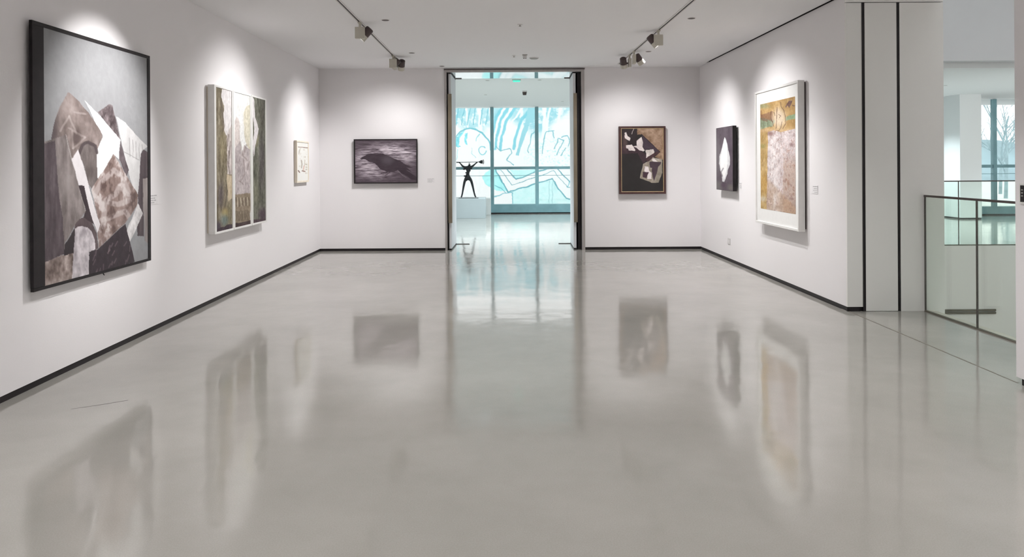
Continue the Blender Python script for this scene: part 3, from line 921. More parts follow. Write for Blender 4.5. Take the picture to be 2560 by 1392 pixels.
def art_mural():
    # sheet coordinates run 0..540 across and 0..350 down; the part seen through the doorway is drawn in full
    A = Art(560, 270, [(1010, 260), (1560, 260), (1560, 521), (1010, 521)], 21, (230, 232, 231), (3, 30, 16))
    f, f2, f3 = A.fbm(9, 7, 5), A.fbm(60, 40, 3), A.fbm(150, 100, 2)
    cy, cy2, tl = (146, 198, 208), (176, 224, 228), (84, 150, 162)
    # upper field of cyan with white strands
    lim = 330 + 26 * np.sin((A.x - 1010) / 23.0) + 18 * f
    A.mask(np.clip((lim - A.y) / 26, 0, 1) * np.clip(0.85 + 0.8 * f, 0, 1), cy)
    A.mask(np.clip((360 - A.y) / 40, 0, 1) * np.clip(f2 * 2.2 - 0.1, 0, 0.8), (226, 230, 232))
    wh = (228, 233, 233)
    for k in range(26):
        x = 1015 + 21 * k + A.rng.uniform(-6, 6)
        b = A.rng.uniform(-26, 26)
        A.line([(x, 205), (x + b * 0.5, 260), (x + b * 0.8, 300), (x + b, 345)], A.rng.uniform(3, 8), wh, 0.9)
    for x, b in ((1245, -16), (1262, -24), (1280, -30), (1320, -36)):
        A.line([(x + 14, 262), (x + b * 0.4, 300), (x + b * 0.9, 345), (x + b, 372)], 7, (120, 192, 206), 0.9)
    for x, b in ((1252, -18), (1272, -28), (1300, -40)):
        A.line([(x + 14, 262), (x + b * 0.4, 300), (x + b * 0.9, 345), (x + b, 372)], 5, wh, 0.95)
    A.poly([(1322, 268), (1342, 268), (1340, 300), (1326, 306), (1310, 350), (1296, 390), (1290, 388), (1302, 340), (1316, 300)], cy)
    # speckled lower fields
    A.mask(np.clip(f3 * 2.2 + f - 0.2, 0, 0.85) * np.exp(-((A.x - 1390) / 60) ** 2 - ((A.y - 385) / 34) ** 2), (140, 214, 216))
    A.poly([(1225, 422), (1252, 422), (1270, 478), (1240, 476), (1215, 462), (1205, 440)], (168, 226, 226), (f2, 14))
    A.poly([(1280, 478), (1340, 460), (1380, 450), (1430, 500), (1430, 513), (1282, 513)], (196, 230, 230), (f2 + f, 14))
    A.poly([(1275, 424), (1345, 424), (1345, 432), (1290, 447)], (186, 228, 228), (f2, 12))
    # stepped road band
    road = [(1238, 424), (1262, 424), (1290, 448), (1345, 430), (1385, 422), (1398, 424), (1432, 460), (1432, 500), (1414, 497), (1380, 447), (1345, 458), (1271, 481)]
    A.poly(road, (228, 231, 231), (f2, 3))
    for pts, w in (([(1238, 424), (1271, 481), (1345, 458), (1380, 447), (1414, 497), (1432, 499)], 3.0), ([(1266, 422), (1290, 448), (1345, 430), (1380, 421)], 3.0),
                   ([(1394, 424), (1432, 462)], 2.6), ([(1252, 424), (1278, 463), (1345, 442), (1384, 428), (1418, 468), (1432, 470)], 1.5)):
        A.line(pts, w, tl, 0.85)
    A.line([(1373, 452), (1373, 511)], 1.5, (150, 188, 194), 0.8)
    A.line([(1381, 450), (1381, 511)], 1.5, (150, 188, 194), 0.8)
    # coiled head on the left
    arc = [(1138, 346), (1141, 338), (1150, 329), (1166, 322), (1176, 320), (1190, 324), (1206, 332), (1218, 344), (1226, 358), (1228, 375)]
    A.poly([(1138, 366), (1139, 342), (1150, 329), (1168, 322), (1176, 320), (1206, 332), (1226, 358), (1226, 400), (1150, 410), (1144, 380)], (228, 231, 231), (f2, 3))
    A.line(arc, 3.4, (104, 176, 188), 0.9)
    A.poly([(1139, 362), (1140, 344), (1150, 332), (1162, 326), (1150, 344), (1148, 362), (1152, 366), (1146, 368)], (130, 206, 216), (f3, 30))
    A.poly([(1163, 334), (1170, 332), (1167, 348), (1169, 362), (1163, 358), (1161, 346)], (130, 206, 216), (f3, 30))
    A.line([(1200, 334), (1192, 344), (1190, 352)], 2.2, (140, 200, 206), 0.9)
    ring = [(1207 + 9.5 * math.cos(t), 376 + 10.5 * math.sin(t)) for t in [2 * math.pi * k / 24 for k in range(22)]]
    A.line(ring, 2.6, (124, 192, 202), 0.9)
    A.line([(1180, 370), (1180, 384), (1190, 394)], 1.8, (150, 200, 206), 0.8)
    A.line([(1144, 372), (1141, 400)], 2, (150, 206, 212), 0.8)
    # dashed contours on the right
    for pts in ([(1340, 328), (1330, 335), (1326, 355), (1320, 375), (1322, 382)], [(1384, 327), (1366, 329), (1358, 360), (1354, 384)], [(1382, 330), (1386, 345)],
                [(1386, 372), (1396, 346), (1410, 352), (1392, 388)], [(1404, 344), (1418, 340), (1426, 352), (1422, 366)], [(1416, 372), (1402, 390)],
                [(1240, 366), (1250, 376), (1274, 371), (1280, 382), (1266, 402), (1284, 412)], [(1236, 464), (1252, 470), (1264, 481)],
                [(1236, 492), (1256, 484), (1280, 482), (1282, 512)]):
        A.line(pts, 2.4, (110, 172, 184), 0.85)
    # stripes of hair hanging over the left field
    for x in (1143, 1158, 1172, 1186, 1204, 1218):
        A.line([(x + 6, 262), (x, 290), (x - 3, 312)], 2.6, (110, 178, 192), 0.8)
    # carry the drawing on to both sides
    for k in range(30):
        side = A.rng.rand() < 0.5
        x = A.rng.uniform(1015, 1120) if side else A.rng.uniform(1445, 1555)
        y = A.rng.uniform(330, 510)
        A.line([(x, y), (x + A.rng.uniform(-20, 20), y + A.rng.uniform(-18, 18)), (x + A.rng.uniform(-30, 30), y + A.rng.uniform(5, 40))], 2.4, (120, 184, 194), 0.8)
    return A


# relief wall outside the passage window
MY = 32.0
mx0, mx1 = (1010 - 1255) * MY / 1850, (1560 - 1255) * MY / 1850
mz1, mz0 = 1.5 + (411 - 260) * MY / 1850, 1.5 - (521 - 411) * MY / 1850
mu = thing('relief_mural', 'pale cyan and white outdoor mural of waves and zigzag lines behind the window', 'mural', (0, MY, -0.3))
MB().box(mx0, mx1, MY + 0.004, MY + 0.35, -0.3, mz1).build('wall_slab', M['plinth_white'], mu)
art_mural().build('painted_face', M['mural'], mu, (mx0, MY, mz1), (mx1 - mx0, 0, 0), (0, 0, mz0 - mz1), 0.86)


# ------------------------------------------------------------------ framed works
def frame_strips(root, axis, wall, d0, d1, a0, a1, z0, z1, ba0, ba1, bz0, bz1, m, sgn):
    """four frame members. axis 'x': picture on a side wall (runs along Y); 'y': on the end wall (runs along X).
    wall = wall coordinate, d0..d1 = distance range off the wall, sgn = direction into the room"""
    w0, w1 = wall + sgn * d0, wall + sgn * d1

    def bx(name, p0, p1, q0, q1):
        if axis == 'x':
            MB().box(w0, w1, p0, p1, q0, q1).build(name, m, root, bevel=0.0025)
        else:
            MB().box(p0, p1, w0, w1, q0, q1).build(name, m, root, bevel=0.0025)
    bx('frame_rail', a0, a1, z1 - bz1, z1)
    bx('frame_rail', a0, a1, z0, z0 + bz0)
    bx('frame_stile', a0, a0 + ba0, z0 + bz0, z1 - bz1)
    bx('frame_stile', a1 - ba1, a1, z0 + bz0, z1 - bz1)


# large black framed painting on the left wall
r = thing('framed_painting', 'large black framed painting of stacked towers and arches on the left wall', 'painting', (XL, 5.78, 0.663))
frame_strips(r, 'x', XL, 0.030, 0.052, 4.950, 6.610, 0.663, 2.487, 0.127, 0.050, 0.022, 0.028, M['frame_black'], 1)
MB().box(XL + 0.028, XL + 0.044, 4.96, 6.60, 0.67, 2.48).build('backing', M['frame_black'], r)
MB().box(XL, XL + 0.028, 5.2, 5.26, 2.2, 2.3).build('hanger', M['steel'], r)
MB().box(XL, XL + 0.028, 6.3, 6.36, 2.2, 2.3).build('hanger', M['steel'], r)
art_cubist().build('canvas', M['art_gloss'], r, (XL + 0.047, 5.075, 2.461), (0, 6.562 - 5.075, 0), (0, 0, 0.684 - 2.461), 1.25)
MB().tube((XL + 0.04, 5.83, 0.664), (XL + 0.05, 5.835, 0.645), 0.004, 0.003, 6).build('hook', M['black'], r)

# triptych: three separate white framed panels hung side by side
tri_lab = ['white framed olive panel of the triptych, beside the large black framed painting',
           'white framed middle panel of the triptych, palest at its top',
           'white framed dark green panel of the triptych with a pale diamond sliver']
for k, (ya, yb) in enumerate(((7.985, 8.545), (8.555, 9.165), (9.178, 9.755))):
    r = thing('triptych_panel', tri_lab[k], 'painting', (XL, (ya + yb) / 2, 0.762))
    MB().box(XL + 0.001, XL + 0.018, ya + 0.012, yb - 0.012, 0.775, 2.36).build('backing', M['frame_pine'], r)
    frame_strips(r, 'x', XL, 0.018, 0.09, ya, yb, 0.762, 2.383, 0.040 if k else 0.052, 0.030, 0.022, 0.022, M['frame_white'], 1)
    y0, y1 = ya + (0.040 if k else 0.052), yb - 0.030
    art_tri(k).build('canvas', M['art'], r, (XL + 0.080, y0 - 0.001, 2.362), (0, y1 - y0 + 0.002, 0), (0, 0, 0.783 - 2.362), 1.0)
    MB().box(XL + 0.018, XL + 0.079, y0, y1, 0.784, 2.361).build('stretcher', M['frame_pine'], r)

# little pale framed drawing
r = thing('framed_drawing', 'small drawing in pale wooden frame on the left wall near the corner', 'drawing', (XL, 11.69, 1.235))
frame_strips(r, 'x', XL, 0.008, 0.050, 11.335, 12.045, 1.235, 1.889, 0.030, 0.030, 0.030, 0.024, M['frame_pine'], 1)
MB().box(XL + 0.002, XL + 0.036, 11.345, 12.035, 1.245, 1.88).build('backing', M['frame_pine'], r)
art_small().build('paper', M['art'], r, (XL + 0.040, 11.364, 1.866), (0, 12.016 - 11.364, 0), (0, 0, 1.264 - 1.866), 0.82)

# crow on the end wall
r = thing('framed_print', 'black framed picture of a dark crow on streaked grey ground', 'picture', (-2.03, YB, 1.181))
frame_strips(r, 'y', YB, 0.035, 0.072, -2.580, -1.474, 1.181, 1.954, 0.024, 0.018, 0.020, 0.019, M['frame_black'], -1)
MB().box(-2.57, -1.484, YB - 0.035, YB - 0.058, 1.19, 1.945).build('backing', M['frame_black'], r)
MB().box(-2.4, -2.3, YB - 0.036, YB, 1.8, 1.86).build('hanger', M['steel'], r)
MB().box(-1.75, -1.65, YB - 0.036, YB, 1.8, 1.86).build('hanger', M['steel'], r)
art_crow().build('print', M['art'], r, (-2.557, YB - 0.064, 1.937), (-1.490 + 2.557, 0, 0), (0, 0, 1.199 - 1.937), 0.95)

# mahogany framed collage on the end wall
r = thing('framed_collage', 'mahogany framed dark abstract collage with torn pale shapes', 'picture', (2.44, YB, 0.973))
frame_strips(r, 'y', YB, 0.030, 0.085, 2.034, 2.848, 0.973, 2.150, 0.040, 0.034, 0.034, 0.032, M['frame_red'], -1)
frame_strips(r, 'y', YB, 0.060, 0.078, 2.074, 2.814, 1.007, 2.118, 0.010, 0.010, 0.010, 0.010, M['gold'], -1)
MB().box(2.05, 2.835, YB - 0.03, YB - 0.062, 0.98, 2.14).build('backing', M['frame_red'], r)
MB().box(2.2, 2.26, YB - 0.031, YB, 2.0, 2.06).build('hanger', M['steel'], r)
MB().box(2.6, 2.66, YB - 0.031, YB, 2.0, 2.06).build('hanger', M['steel'], r)
art_brown().build('canvas', M['art'], r, (2.083, YB - 0.068, 2.109), (2.805 - 2.083, 0, 0), (0, 0, 1.016 - 2.109), 0.86)

# dark canvas with the white flame, right wall (runs away from the corner)
r = thing('canvas_painting', 'dark unframed canvas with a white flame shape on the right wall', 'painting', (XR, 11.27, 1.085))
MB().box(XR - 0.028, XR - 0.084, 10.852, 11.69, 1.085, 2.050).build('canvas_sides', M['frame_black'], r, bevel=0.002)
MB().box(XR - 0.028, XR, 11.0, 11.06, 1.85, 1.95).build('hanger', M['steel'], r)
MB().box(XR - 0.028, XR, 11.45, 11.51, 1.85, 1.95).build('hanger', M['steel'], r)
art_dark().build('painted_face', M['art'], r, (XR - 0.0855, 11.685, 2.045), (0, 10.857 - 11.685, 0), (0, 0, 1.090 - 2.045), 0.98)

# tall ochre work in the deep white frame, right wall
r = thing('framed_artwork', 'ochre and pale pink painting in deep white frame with wide mount', 'painting', (XR, 9.12, 0.712))
ya, yb = 8.425, 9.860
frame_strips(r, 'x', XR, 0.022, 0.098, ya, yb, 0.712, 2.440, 0.030, 0.025, 0.028, 0.028, M['frame_white'], -1)
MB().box(XR - 0.001, XR - 0.024, ya + 0.02, yb - 0.02, 0.74, 2.42).build('backing', M['lamp_dark'], r)
MB().box(XR - 0.024, XR - 0.080, ya + 0.03, yb - 0.025, 0.74, 2.412).build('mount', M['mount'], r)
art_ochre().build('painted_sheet', M['art'], r, (XR - 0.0815, 9.70, 2.265), (0, 8.545 - 9.70, 0), (0, 0, 0.905 - 2.265), 1.0)

# ------------------------------------------------------------------ wall labels, socket, sign
def wall_label(label, p, axis, sgn, w, h):
    x, y, z = p
    r = thing('wall_label', label, 'label', p)
    if axis == 'y':
        MB().box(x - w / 2, x + w / 2, y - 0.004, y, z - h / 2, z + h / 2).build('card', M['label'], r)
        for k, (wk, dz) in enumerate(((0.9, 0.38), (0.7, 0.12), (0.8, -0.1), (0.6, -0.32))):
            b = MB()
            n = 7
            for j in range(n):
                a = x - w * 0.45 + w * wk * j / n
                b.box(a, a + w * wk / n * (0.45 + 0.4 * ((j * 7 + k * 3) % 3) / 2), y - 0.0052, y - 0.004, z + dz * h - 0.004, z + dz * h + 0.004)
            b.build('text_line', M['ink'], r)
    else:
        MB().box(x, x + sgn * 0.004, y - w / 2, y + w / 2, z - h / 2, z + h / 2).build('card', M['label'], r)
        for k, (wk, dz) in enumerate(((0.9, 0.38), (0.7, 0.12), (0.8, -0.1), (0.6, -0.32))):
            b = MB()
            n = 7
            for j in range(n):
                a = y - w * 0.45 + w * wk * j / n
                b.box(x + sgn * 0.004, x + sgn * 0.0052, a, a + w * wk / n * (0.45 + 0.4 * ((j * 7 + k * 3) % 3) / 2), z + dz * h - 0.004, z + dz * h + 0.004)
            b.build('text_line', M['ink'], r)


wall_label('small printed wall label beside the large black framed painting', (XL, 6.76, 1.20), 'x', 1, 0.16, 0.09)
wall_label('small printed wall label between the crow picture and the doorway', (-1.245, YB, 1.225), 'y', -1, 0.13, 0.08)
wall_label('small printed wall label beside the dark flame canvas', (XR, 10.78, 1.17), 'x', -1, 0.12, 0.09)
wall_label('small printed wall label beside the white framed ochre painting', (XR, 8.20, 1.20), 'x', -1, 0.14, 0.09)
r = thing('wall_socket', 'small white wall socket low on the right wall under the flame canvas', 'socket', (XR, 11.32, 0.30))
MB().box(XR, XR - 0.008, 11.26, 11.38, 0.26, 0.35).build('plate', M['plastic'], r, bevel=0.002)
MB().box(XR - 0.008, XR - 0.0095, 11.30, 11.34, 0.285, 0.325).build('insert', M['label'], r)

r = thing('room_sign', 'small black sign with white border on the near right wall end', 'sign', (XR, 4.88, 1.218))
MB().box(XR, XR - 0.008, 4.79, 4.955, 1.218, 1.352).build('border', M['frame_white'], r)
MB().box(XR - 0.008, XR - 0.0095, 4.80, 4.944, 1.230, 1.340).build('plate', M['frame_black'], r)
for z in (1.310, 1.290, 1.270):
    b = MB()
    for j in range(4):
        b.box(XR - 0.0095, XR - 0.011, 4.934 - 0.03 * j, 4.934 - 0.03 * j - 0.018, z - 0.004, z + 0.004)
    b.build('text_line', M['grey_plastic'], r)

# ------------------------------------------------------------------ glass balustrades
def balustrade(name, label, axis, c, a0, a1, joints, top, post_first=True):
    loc = (c, (a0 + a1) / 2, 0) if axis == 'y' else ((a0 + a1) / 2, c, 0)
    r = thing(name, label, 'balustrade', loc)

    def bx(p0, p1, t0, t1, z0, z1):
        if axis == 'y':
            return MB().box(c + t0, c + t1, p0, p1, z0, z1)
        return MB().box(p0, p1, c + t0, c + t1, z0, z1)
    cuts = [a0] + joints + [a1]
    for p, q in zip(cuts[:-1], cuts[1:]):
        bx(p + 0.006, q - 0.006, -0.006, 0.006, 0.012, top - 0.012).build('glass_panel', M['rail_glass'], r)
    for p in joints + ([a1] if post_first else []):
        bx(p - 0.0055, p + 0.0055, -0.007, 0.007, 0.012, top - 0.012).build('joint_bar', M['steel_dark'], r)
    bx(a0, a1, -0.014, 0.014, top - 0.014, top + 0.006).build('handrail', M['steel_dark'], r)
    bx(a0, a1, -0.012, 0.012, 0.0, 0.012).build('base_channel', M['joint'], r)
    return r


balustrade('glass_balustrade', 'frameless glass balustrade with thin dark handrail beside the grey panels', 'y', 4.245, 0.25, 7.43,
           [6.62 - 1.2 * k for k in range(5)][::-1], 1.163)
balustrade('glass_balustrade', 'distant glass balustrade across the atrium in front of the pier', 'x', VY + 0.06, 4.5, 11.45,
           [5.74, 6.97, 8.20, 9.43, 10.66], 1.155, False)
r = thing('wall_grille', 'long dark slotted grille on the lower storey wall', 'grille', (7.2, VY, -1.22))
MB().box(5.6, 8.80, VY - 0.024, VY - 0.012, -1.225, -1.135).build('backing', M['grey_plastic'], r)
for z in (-1.215, -1.165):
    MB().box(5.6, 8.80, VY - 0.040, VY - 0.024, z, z + 0.028).build('slat', M['joint'], r)

# ------------------------------------------------------------------ spotlight tracks and lamps
def track(label, x, y0, y1):
    r = thing('lighting_track', label, 'track', (x, (y0 + y1) / 2, H - 0.006))
    MB().box(x - 0.0105, x + 0.0105, y0, y1, H - 0.002, H - 0.0005).build('slot', M['black'], r)
    for s in (-1, 1):
        MB().box(x + s * 0.0105, x + s * 0.026, y0, y1, H - 0.006, H - 0.0005).build('lip', M['track_white'], r)


track('white ceiling track nearer the triptych wall', -1.667, -4.0, 11.75)
track('white ceiling track nearer the ochre painting wall', 1.99, -4.0, 12.55)


def spotlight(label, x, y, side, aim, power=1.0, cone=62, box_axis='x', seen=True):
    """side = (dx, dy) offset of the lamp from its driver box; aim = lit point on the wall"""
    r = thing('track_spotlight', label, 'spotlight', (x, y, H), 'ceiling track spotlights')
    MB().box(x - 0.016, x + 0.016, y - 0.05, y + 0.05, H - 0.022, H - 0.006).build('adapter', M['cream'], r)
    MB().tube((x, y, H - 0.022), (x, y, H - 0.06), 0.014, None, 12).build('stem', M['cream'], r)
    hx, hy = (0.056, 0.022) if box_axis == 'x' else (0.022, 0.056)
    MB().box(x - hx, x + hx, y - hy, y + hy, H - 0.195, H - 0.06).build('driver_box', M['cream'], r, bevel=0.003)
    c = Vector((x + side[0], y + side[1], H - 0.13))
    MB().tube((x, y, H - 0.13), c, 0.012, None, 10).build('yoke', M['lamp_dark'], r)
    d = (Vector(aim) - c).normalized()
    lb = MB().tube(c - d * 0.085, c + d * 0.01, 0.050, 0.053, 24).build('lamp_body', M['lamp_dark'], r)
    MB().tube(c - d * 0.095, c - d * 0.085, 0.036, 0.050, 24).build('end_cap', M['lamp_dark'], lb)
    MB().tube(c + d * 0.01, c + d * 0.075, 0.054, 0.054, 24).build('lamp_rim', M['cream'], r)
    MB().tube(c + d * 0.075, c + d * 0.0765, 0.044, 0.044, 24).build('lens', M['lamp_glow'], r)
    ld = bpy.data.lights.new('spot', 'SPOT')
    ld.energy = SPOT_W * power
    ld.spot_size = math.radians(cone)
    ld.spot_blend = 1.0
    ld.shadow_soft_size = 0.03
    ld.color = (1.0, 0.99, 0.985)
    lo = bpy.data.objects.new('spot_beam', ld)
    COL.objects.link(lo)
    lo.parent = r
    p = c + d * 0.09
    lo.location = p - r.location
    lo.rotation_euler = d.to_track_quat('-Z', 'Y').to_euler()


spotlight('track spotlight aimed at the large black framed painting', -1.667, 5.80, (0, 0.085), (XL, 5.85, 1.75), 2.0, 62)
spotlight('track spotlight aimed at the triptych, cream driver box', -1.667, 8.73, (0.045, 0.085), (XL, 8.75, 1.35), 0.9, 104)
spotlight('track spotlight aimed at the small pale framed drawing', -1.667, 11.38, (0.02, 0.085), (XL, 11.72, 1.25), 0.85, 96)
spotlight('track spotlight aimed at the crow picture', -1.667, 11.60, (0.10, 0.0), (-2.0, YB, 1.2), 0.55, 106, 'y')
spotlight('track spotlight aimed at the white framed ochre painting', 1.99, 9.37, (-0.04, 0.085), (XR, 9.25, 1.25), 0.9, 104)
spotlight('track spotlight aimed at the dark flame canvas', 1.99, 11.10, (0.085, 0.03), (XR, 11.6, 1.2), 0.75, 100, 'y')
spotlight('track spotlight aimed at the mahogany framed collage', 1.99, 11.49, (-0.095, 0.0), (2.3, YB, 1.2), 0.5, 106, 'y')
spotlight('added unseen track spotlight aimed at the bare left wall ahead of the black framed painting', -1.667, 3.0, (0, 0.085), (XL, 2.9, 1.5), 0.8, 104)  # from here down: lamps added out of view for ambient light
spotlight('added unseen track spotlight aimed at the rearmost bare stretch of left wall', -1.667, 0.2, (0, 0.085), (XL, 0.2, 1.5), 0.9, 106)
spotlight('added unseen track spotlight aimed at the wall end with the room sign', 1.99, 3.6, (0, 0.085), (XR, 3.0, 1.4), 0.8, 106)
spotlight('added unseen track spotlight aimed at the rearmost right wall', 1.99, 0.5, (0, 0.085), (XR, 0.4, 1.5), 0.9, 106)


def downlight(label, x, y, z, power, group, colr=(1, 0.99, 0.98), cone=112):
    r = thing('recessed_downlight', label, 'downlight', (x, y, z), group)
    MB().tube((x, y, z - 0.0035), (x, y, z), 0.046, 0.050, 28).build('trim_ring', M['track_white'] if z == H else M['plinth_white'], r)
    MB().tube((x, y, z - 0.005), (x, y, z - 0.0035), 0.041, 0.041, 28).build('baffle', M['grey_plastic'] if z != H else M['lamp_dark'], r)
    if power:
        ld = bpy.data.lights.new('down', 'SPOT')
        ld.energy = power
        ld.spot_size = math.radians(cone)
        ld.spot_blend = 1.0
        ld.shadow_soft_size = 0.04
        ld.color = colr
        lo = bpy.data.objects.new('down_beam', ld)
        COL.objects.link(lo)
        lo.parent = r
        lo.location = (0, 0, -0.06)


for x, nm in ((-1.348, 'triptych wall'), (2.217, 'ochre painting wall')):
    for y, w in ((11.15, 'first'), (8.62, 'second'), (6.08, 'third'), (3.54, 'fourth'), (1.0, 'fifth'), (-1.5, 'sixth')):
        downlight('small dark round downlight nearer the %s, %s from the end wall' % (nm, w), x, y, H, DOWN_W, 'gallery downlights')
downlight('small dark round downlight by the doorway corner nearer the crow picture', -1.017, 12.66, H, 0, 'gallery downlights')

# ceiling devices
r = thing('smoke_detector', 'flat grey smoke detector disc on the ceiling before the doorway', 'smoke detector', (0.519, 11.75, H))
MB().tube((0.519, 11.75, H - 0.012), (0.519, 11.75, H), 0.072, 0.076, 32).build('base', M['plastic'], r)
MB().tube((0.519, 11.75, H - 0.020), (0.519, 11.75, H - 0.012), 0.055, 0.068, 32).build('cap', M['grey_plastic'], r)
r = thing('ceiling_sensor', 'small white box sensor hanging from the ceiling by the smoke detector', 'sensor', (0.362, 11.42, H))
MB().box(0.325, 0.40, 11.38, 11.46, H - 0.008, H).build('mount', M['grey_plastic'], r)
MB().box(0.332, 0.393, 11.39, 11.45, H - 0.052, H - 0.008).build('body', M['plastic'], r, bevel=0.004)
for x in (0.348, 0.377):
    MB().tube((x, 11.42, H - 0.058), (x, 11.42, H - 0.052), 0.011, 0.011, 12).build('eye', M['black'], r)
for (x, y, lb) in ((0.228, 8.94, 'small ceiling sprinkler between the two tracks'), (0.197, 11.50, 'small ceiling sprinkler beside the box sensor')):
    r = thing('sprinkler', lb, 'sprinkler', (x, y, H))
    MB().tube((x, y, H - 0.006), (x, y, H), 0.030, 0.034, 24).build('rose', M['plastic'], r)
    MB().tube((x, y, H - 0.022), (x, y, H - 0.006), 0.008, 0.010, 10).build('nozzle', M['steel'], r)
    MB().tube((x, y, H - 0.026), (x, y, H - 0.022), 0.016, 0.016, 16).build('deflector', M['steel'], r)

# corridor ceiling
for x, y, lb in ((-0.29, 15.45, 'passage downlight beside the green exit light'), (0.79, 15.39, 'passage downlight nearest the mahogany picture door'), (1.70, 20.7, 'passage downlight close to the tall window'),
                 (-0.4, 18.6, 'added passage downlight over the sculpture'), (4.2, 17.5, 'added passage downlight beyond the mahogany picture wall'), (-4.0, 17.5, 'added passage downlight beyond the crow picture wall'),  # this row: extra lamps added to brighten the passage
                 (8.4, 15.2, 'added far gallery downlight above the balustrade'), (10.2, 17.0, 'added far gallery downlight before the pier'), (13.6, 17.0, 'added far gallery downlight before the window'), (10.6, 19.6, 'added far gallery downlight beside the white pier')):  # this row: lamps added to lift the dim far gallery and pier
    downlight(lb, x, y, HC, CORR_W * (0.85 if x > 7 else 1.0), 'passage downlights', (0.85, 1.0, 1.05), 112)
r = thing('ceiling_camera', 'small dark camera hanging from the passage ceiling', 'camera', (0.55, 17.7, HC))
MB().tube((0.55, 17.7, HC - 0.03), (0.55, 17.7, HC), 0.05, 0.06, 20).build('base', M['plastic'], r)
MB().tube((0.55, 17.7, HC - 0.10), (0.55, 17.7, HC - 0.03), 0.042, 0.055, 20).build('dome', M['steel_dark'], r)
r = thing('exit_light', 'small green exit light under the passage ceiling', 'exit light', (0.30, 15.30, HC))
MB().box(0.22, 0.40, 15.28, 15.32, HC - 0.02, HC).build('housing', M['plastic'], r)
MB().box(0.235, 0.385, 15.275, 15.28, HC - 0.05, HC - 0.02).box(0.235, 0.385, 15.28, 15.32, HC - 0.05, HC - 0.02).build('glowing_plate', M['exit'], r)

# ------------------------------------------------------------------ sculpture in the passage
PY = 20.62
tag(MB().box(-1.75, -0.472, PY, PY + 1.1, 0.0, 0.55).build('plinth', M['plinth'], origin=(-1.1, PY + 0.5, 0), bevel=0.004),
    'low grey white plinth carrying the bronze figure', 'plinth')
tag(MB().box(-2.2, -0.345, 22.05, 22.50, 0.0, 0.49).build('low_cabinet', M['plinth_white'], origin=(-1.2, 22.3, 0), bevel=0.004),
    'low white box cabinet under the window behind the plinth', 'cabinet')

r = thing('bronze_figure', 'dark bronze figure standing astride, lifting a long bar with a wheel overhead', 'sculpture', (-0.955, 21.0, 0.552))
SX, SY, SZ = -0.955, 21.0, 0.552


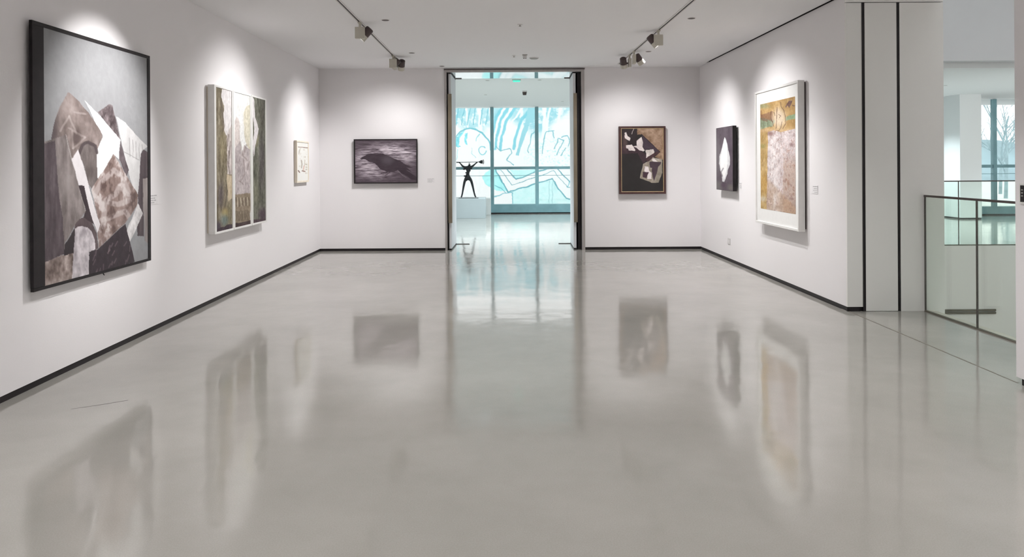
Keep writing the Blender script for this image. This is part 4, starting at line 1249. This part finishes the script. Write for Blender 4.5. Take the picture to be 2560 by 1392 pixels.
def skin_body():
    k = 0.0114     # metres per sketch step
    def P(px, py, y=0.0):
        return (SX + (px - 1168.5) * k, SY + y, SZ + (496.0 - py) * k)
    pts, rad, edges = [], [], []

    def node(p, rr):
        pts.append(p); rad.append(rr); return len(pts) - 1

    def chain(start, seq):
        last = start
        for p, rr in seq:
            i = node(p, rr)
            edges.append((last, i))
            last = i
        return last
    pel = node(P(1167, 446), 0.050)
    chain(pel, [(P(1161, 449, 0.01), 0.042), (P(1158.5, 456, 0.02), 0.036), (P(1156, 468, 0.02), 0.030), (P(1153.5, 483), 0.022), (P(1151.5, 491.5), 0.022), (P(1150.5, 493.4, -0.06), 0.018)])
    chain(pel, [(P(1174, 449, -0.01), 0.042), (P(1176.5, 456, -0.02), 0.036), (P(1179.5, 468, -0.02), 0.030), (P(1182.5, 483), 0.022), (P(1185, 491.5), 0.022), (P(1187, 493.4, -0.06), 0.018)])
    wa = chain(pel, [(P(1166, 438), 0.042), (P(1168, 430), 0.044), (P(1168.5, 424, 0.0), 0.060)])
    chest = chain(wa, [(P(1169, 420), 0.062)])
    chain(chest, [(P(1170.5, 416.5), 0.028), (P(1171.2, 414), 0.034), (P(1171.5, 411), 0.030)])
    chain(chest, [(P(1161, 420.5), 0.040), (P(1155, 417.5), 0.030), (P(1150.5, 412), 0.018), (P(1147, 407.6), 0.017), (P(1144, 407.0), 0.016)])
    chain(chest, [(P(1175, 419), 0.040), (P(1180, 416), 0.028), (P(1185, 411.5), 0.018), (P(1189, 408), 0.017), (P(1192, 407.0), 0.016)])
    me = bpy.data.meshes.new('body')
    off = r.location
    me.from_pydata([tuple(Vector(p) - off) for p in pts], edges, [])
    o = bpy.data.objects.new('body', me)
    COL.objects.link(o)
    o.parent = r
    sm = o.modifiers.new('skin', 'SKIN')
    sm.use_smooth_shade = True
    for i, sv in enumerate(me.skin_vertices[0].data):
        sv.radius = (rad[i] * 1.2, rad[i] * 1.1)
        sv.use_root = (i == 0)
    ss = o.modifiers.new('sub', 'SUBSURF')
    ss.levels = ss.render_levels = 1
    me.materials.append(M['bronze_dark'])
    # scrap plates welded over the figure
    for (px, py, s) in ((1160, 441, 5), (1163, 433, 4), (1172, 428, 4), (1158, 424, 5), (1164, 418, 4), (1176, 423, 4), (1163, 452, 4), (1174, 452, 4), (1168, 448, 3.5), (1171, 409.5, 3)):
        x, y, z = P(px, py)
        h = s * k / 2
        MB().box(x - h, x + h, y - 0.07, y + 0.05, z - h * 0.7, z + h * 0.7).build('scrap_plate', M['bronze_dark'], r)
    zb = P(0, 406.8)[2]
    MB().tube(P(1139, 406.8), P(1200, 406.2), 0.008, None, 10).build('bar', M['bronze_dark'], r)
    MB().tube(P(1139, 406.8), P(1141, 406.8), 0.026, 0.012, 12).tube(P(1141, 406.8), P(1147, 406.9), 0.014, 0.014, 10).build('bar_end', M['bronze_dark'], r)
    MB().tube(P(1194.5, 406.4), P(1201, 406.2), 0.012, 0.055, 16).tube(P(1201, 406.2), P(1203.5, 406.2), 0.055, 0.040, 16).build('hub', M['bronze_dark'], r)
    wh = MB().ring(P(1205.5, 406.2), (1, 0.35, 0), 0.062, 0.006, 28, 6).build('wheel_rim', M['bronze_dark'], r)
    sp = MB()
    c = Vector(P(1205.5, 406.2))
    ax = Vector((1, 0.35, 0)).normalized()
    u = ax.orthogonal().normalized(); w = ax.cross(u)
    for j in range(6):
        t = math.pi * j / 3
        sp.tube(c, c + (u * math.cos(t) + w * math.sin(t)) * 0.062, 0.004, None, 6)
    sp.build('spokes', M['bronze_dark'], wh)
    MB().box(P(1144, 0)[0], P(1193, 0)[0], SY - 0.16, SY + 0.16, SZ, SZ + 0.008).build('base_plate', M['bronze_dark'], r)


skin_body()
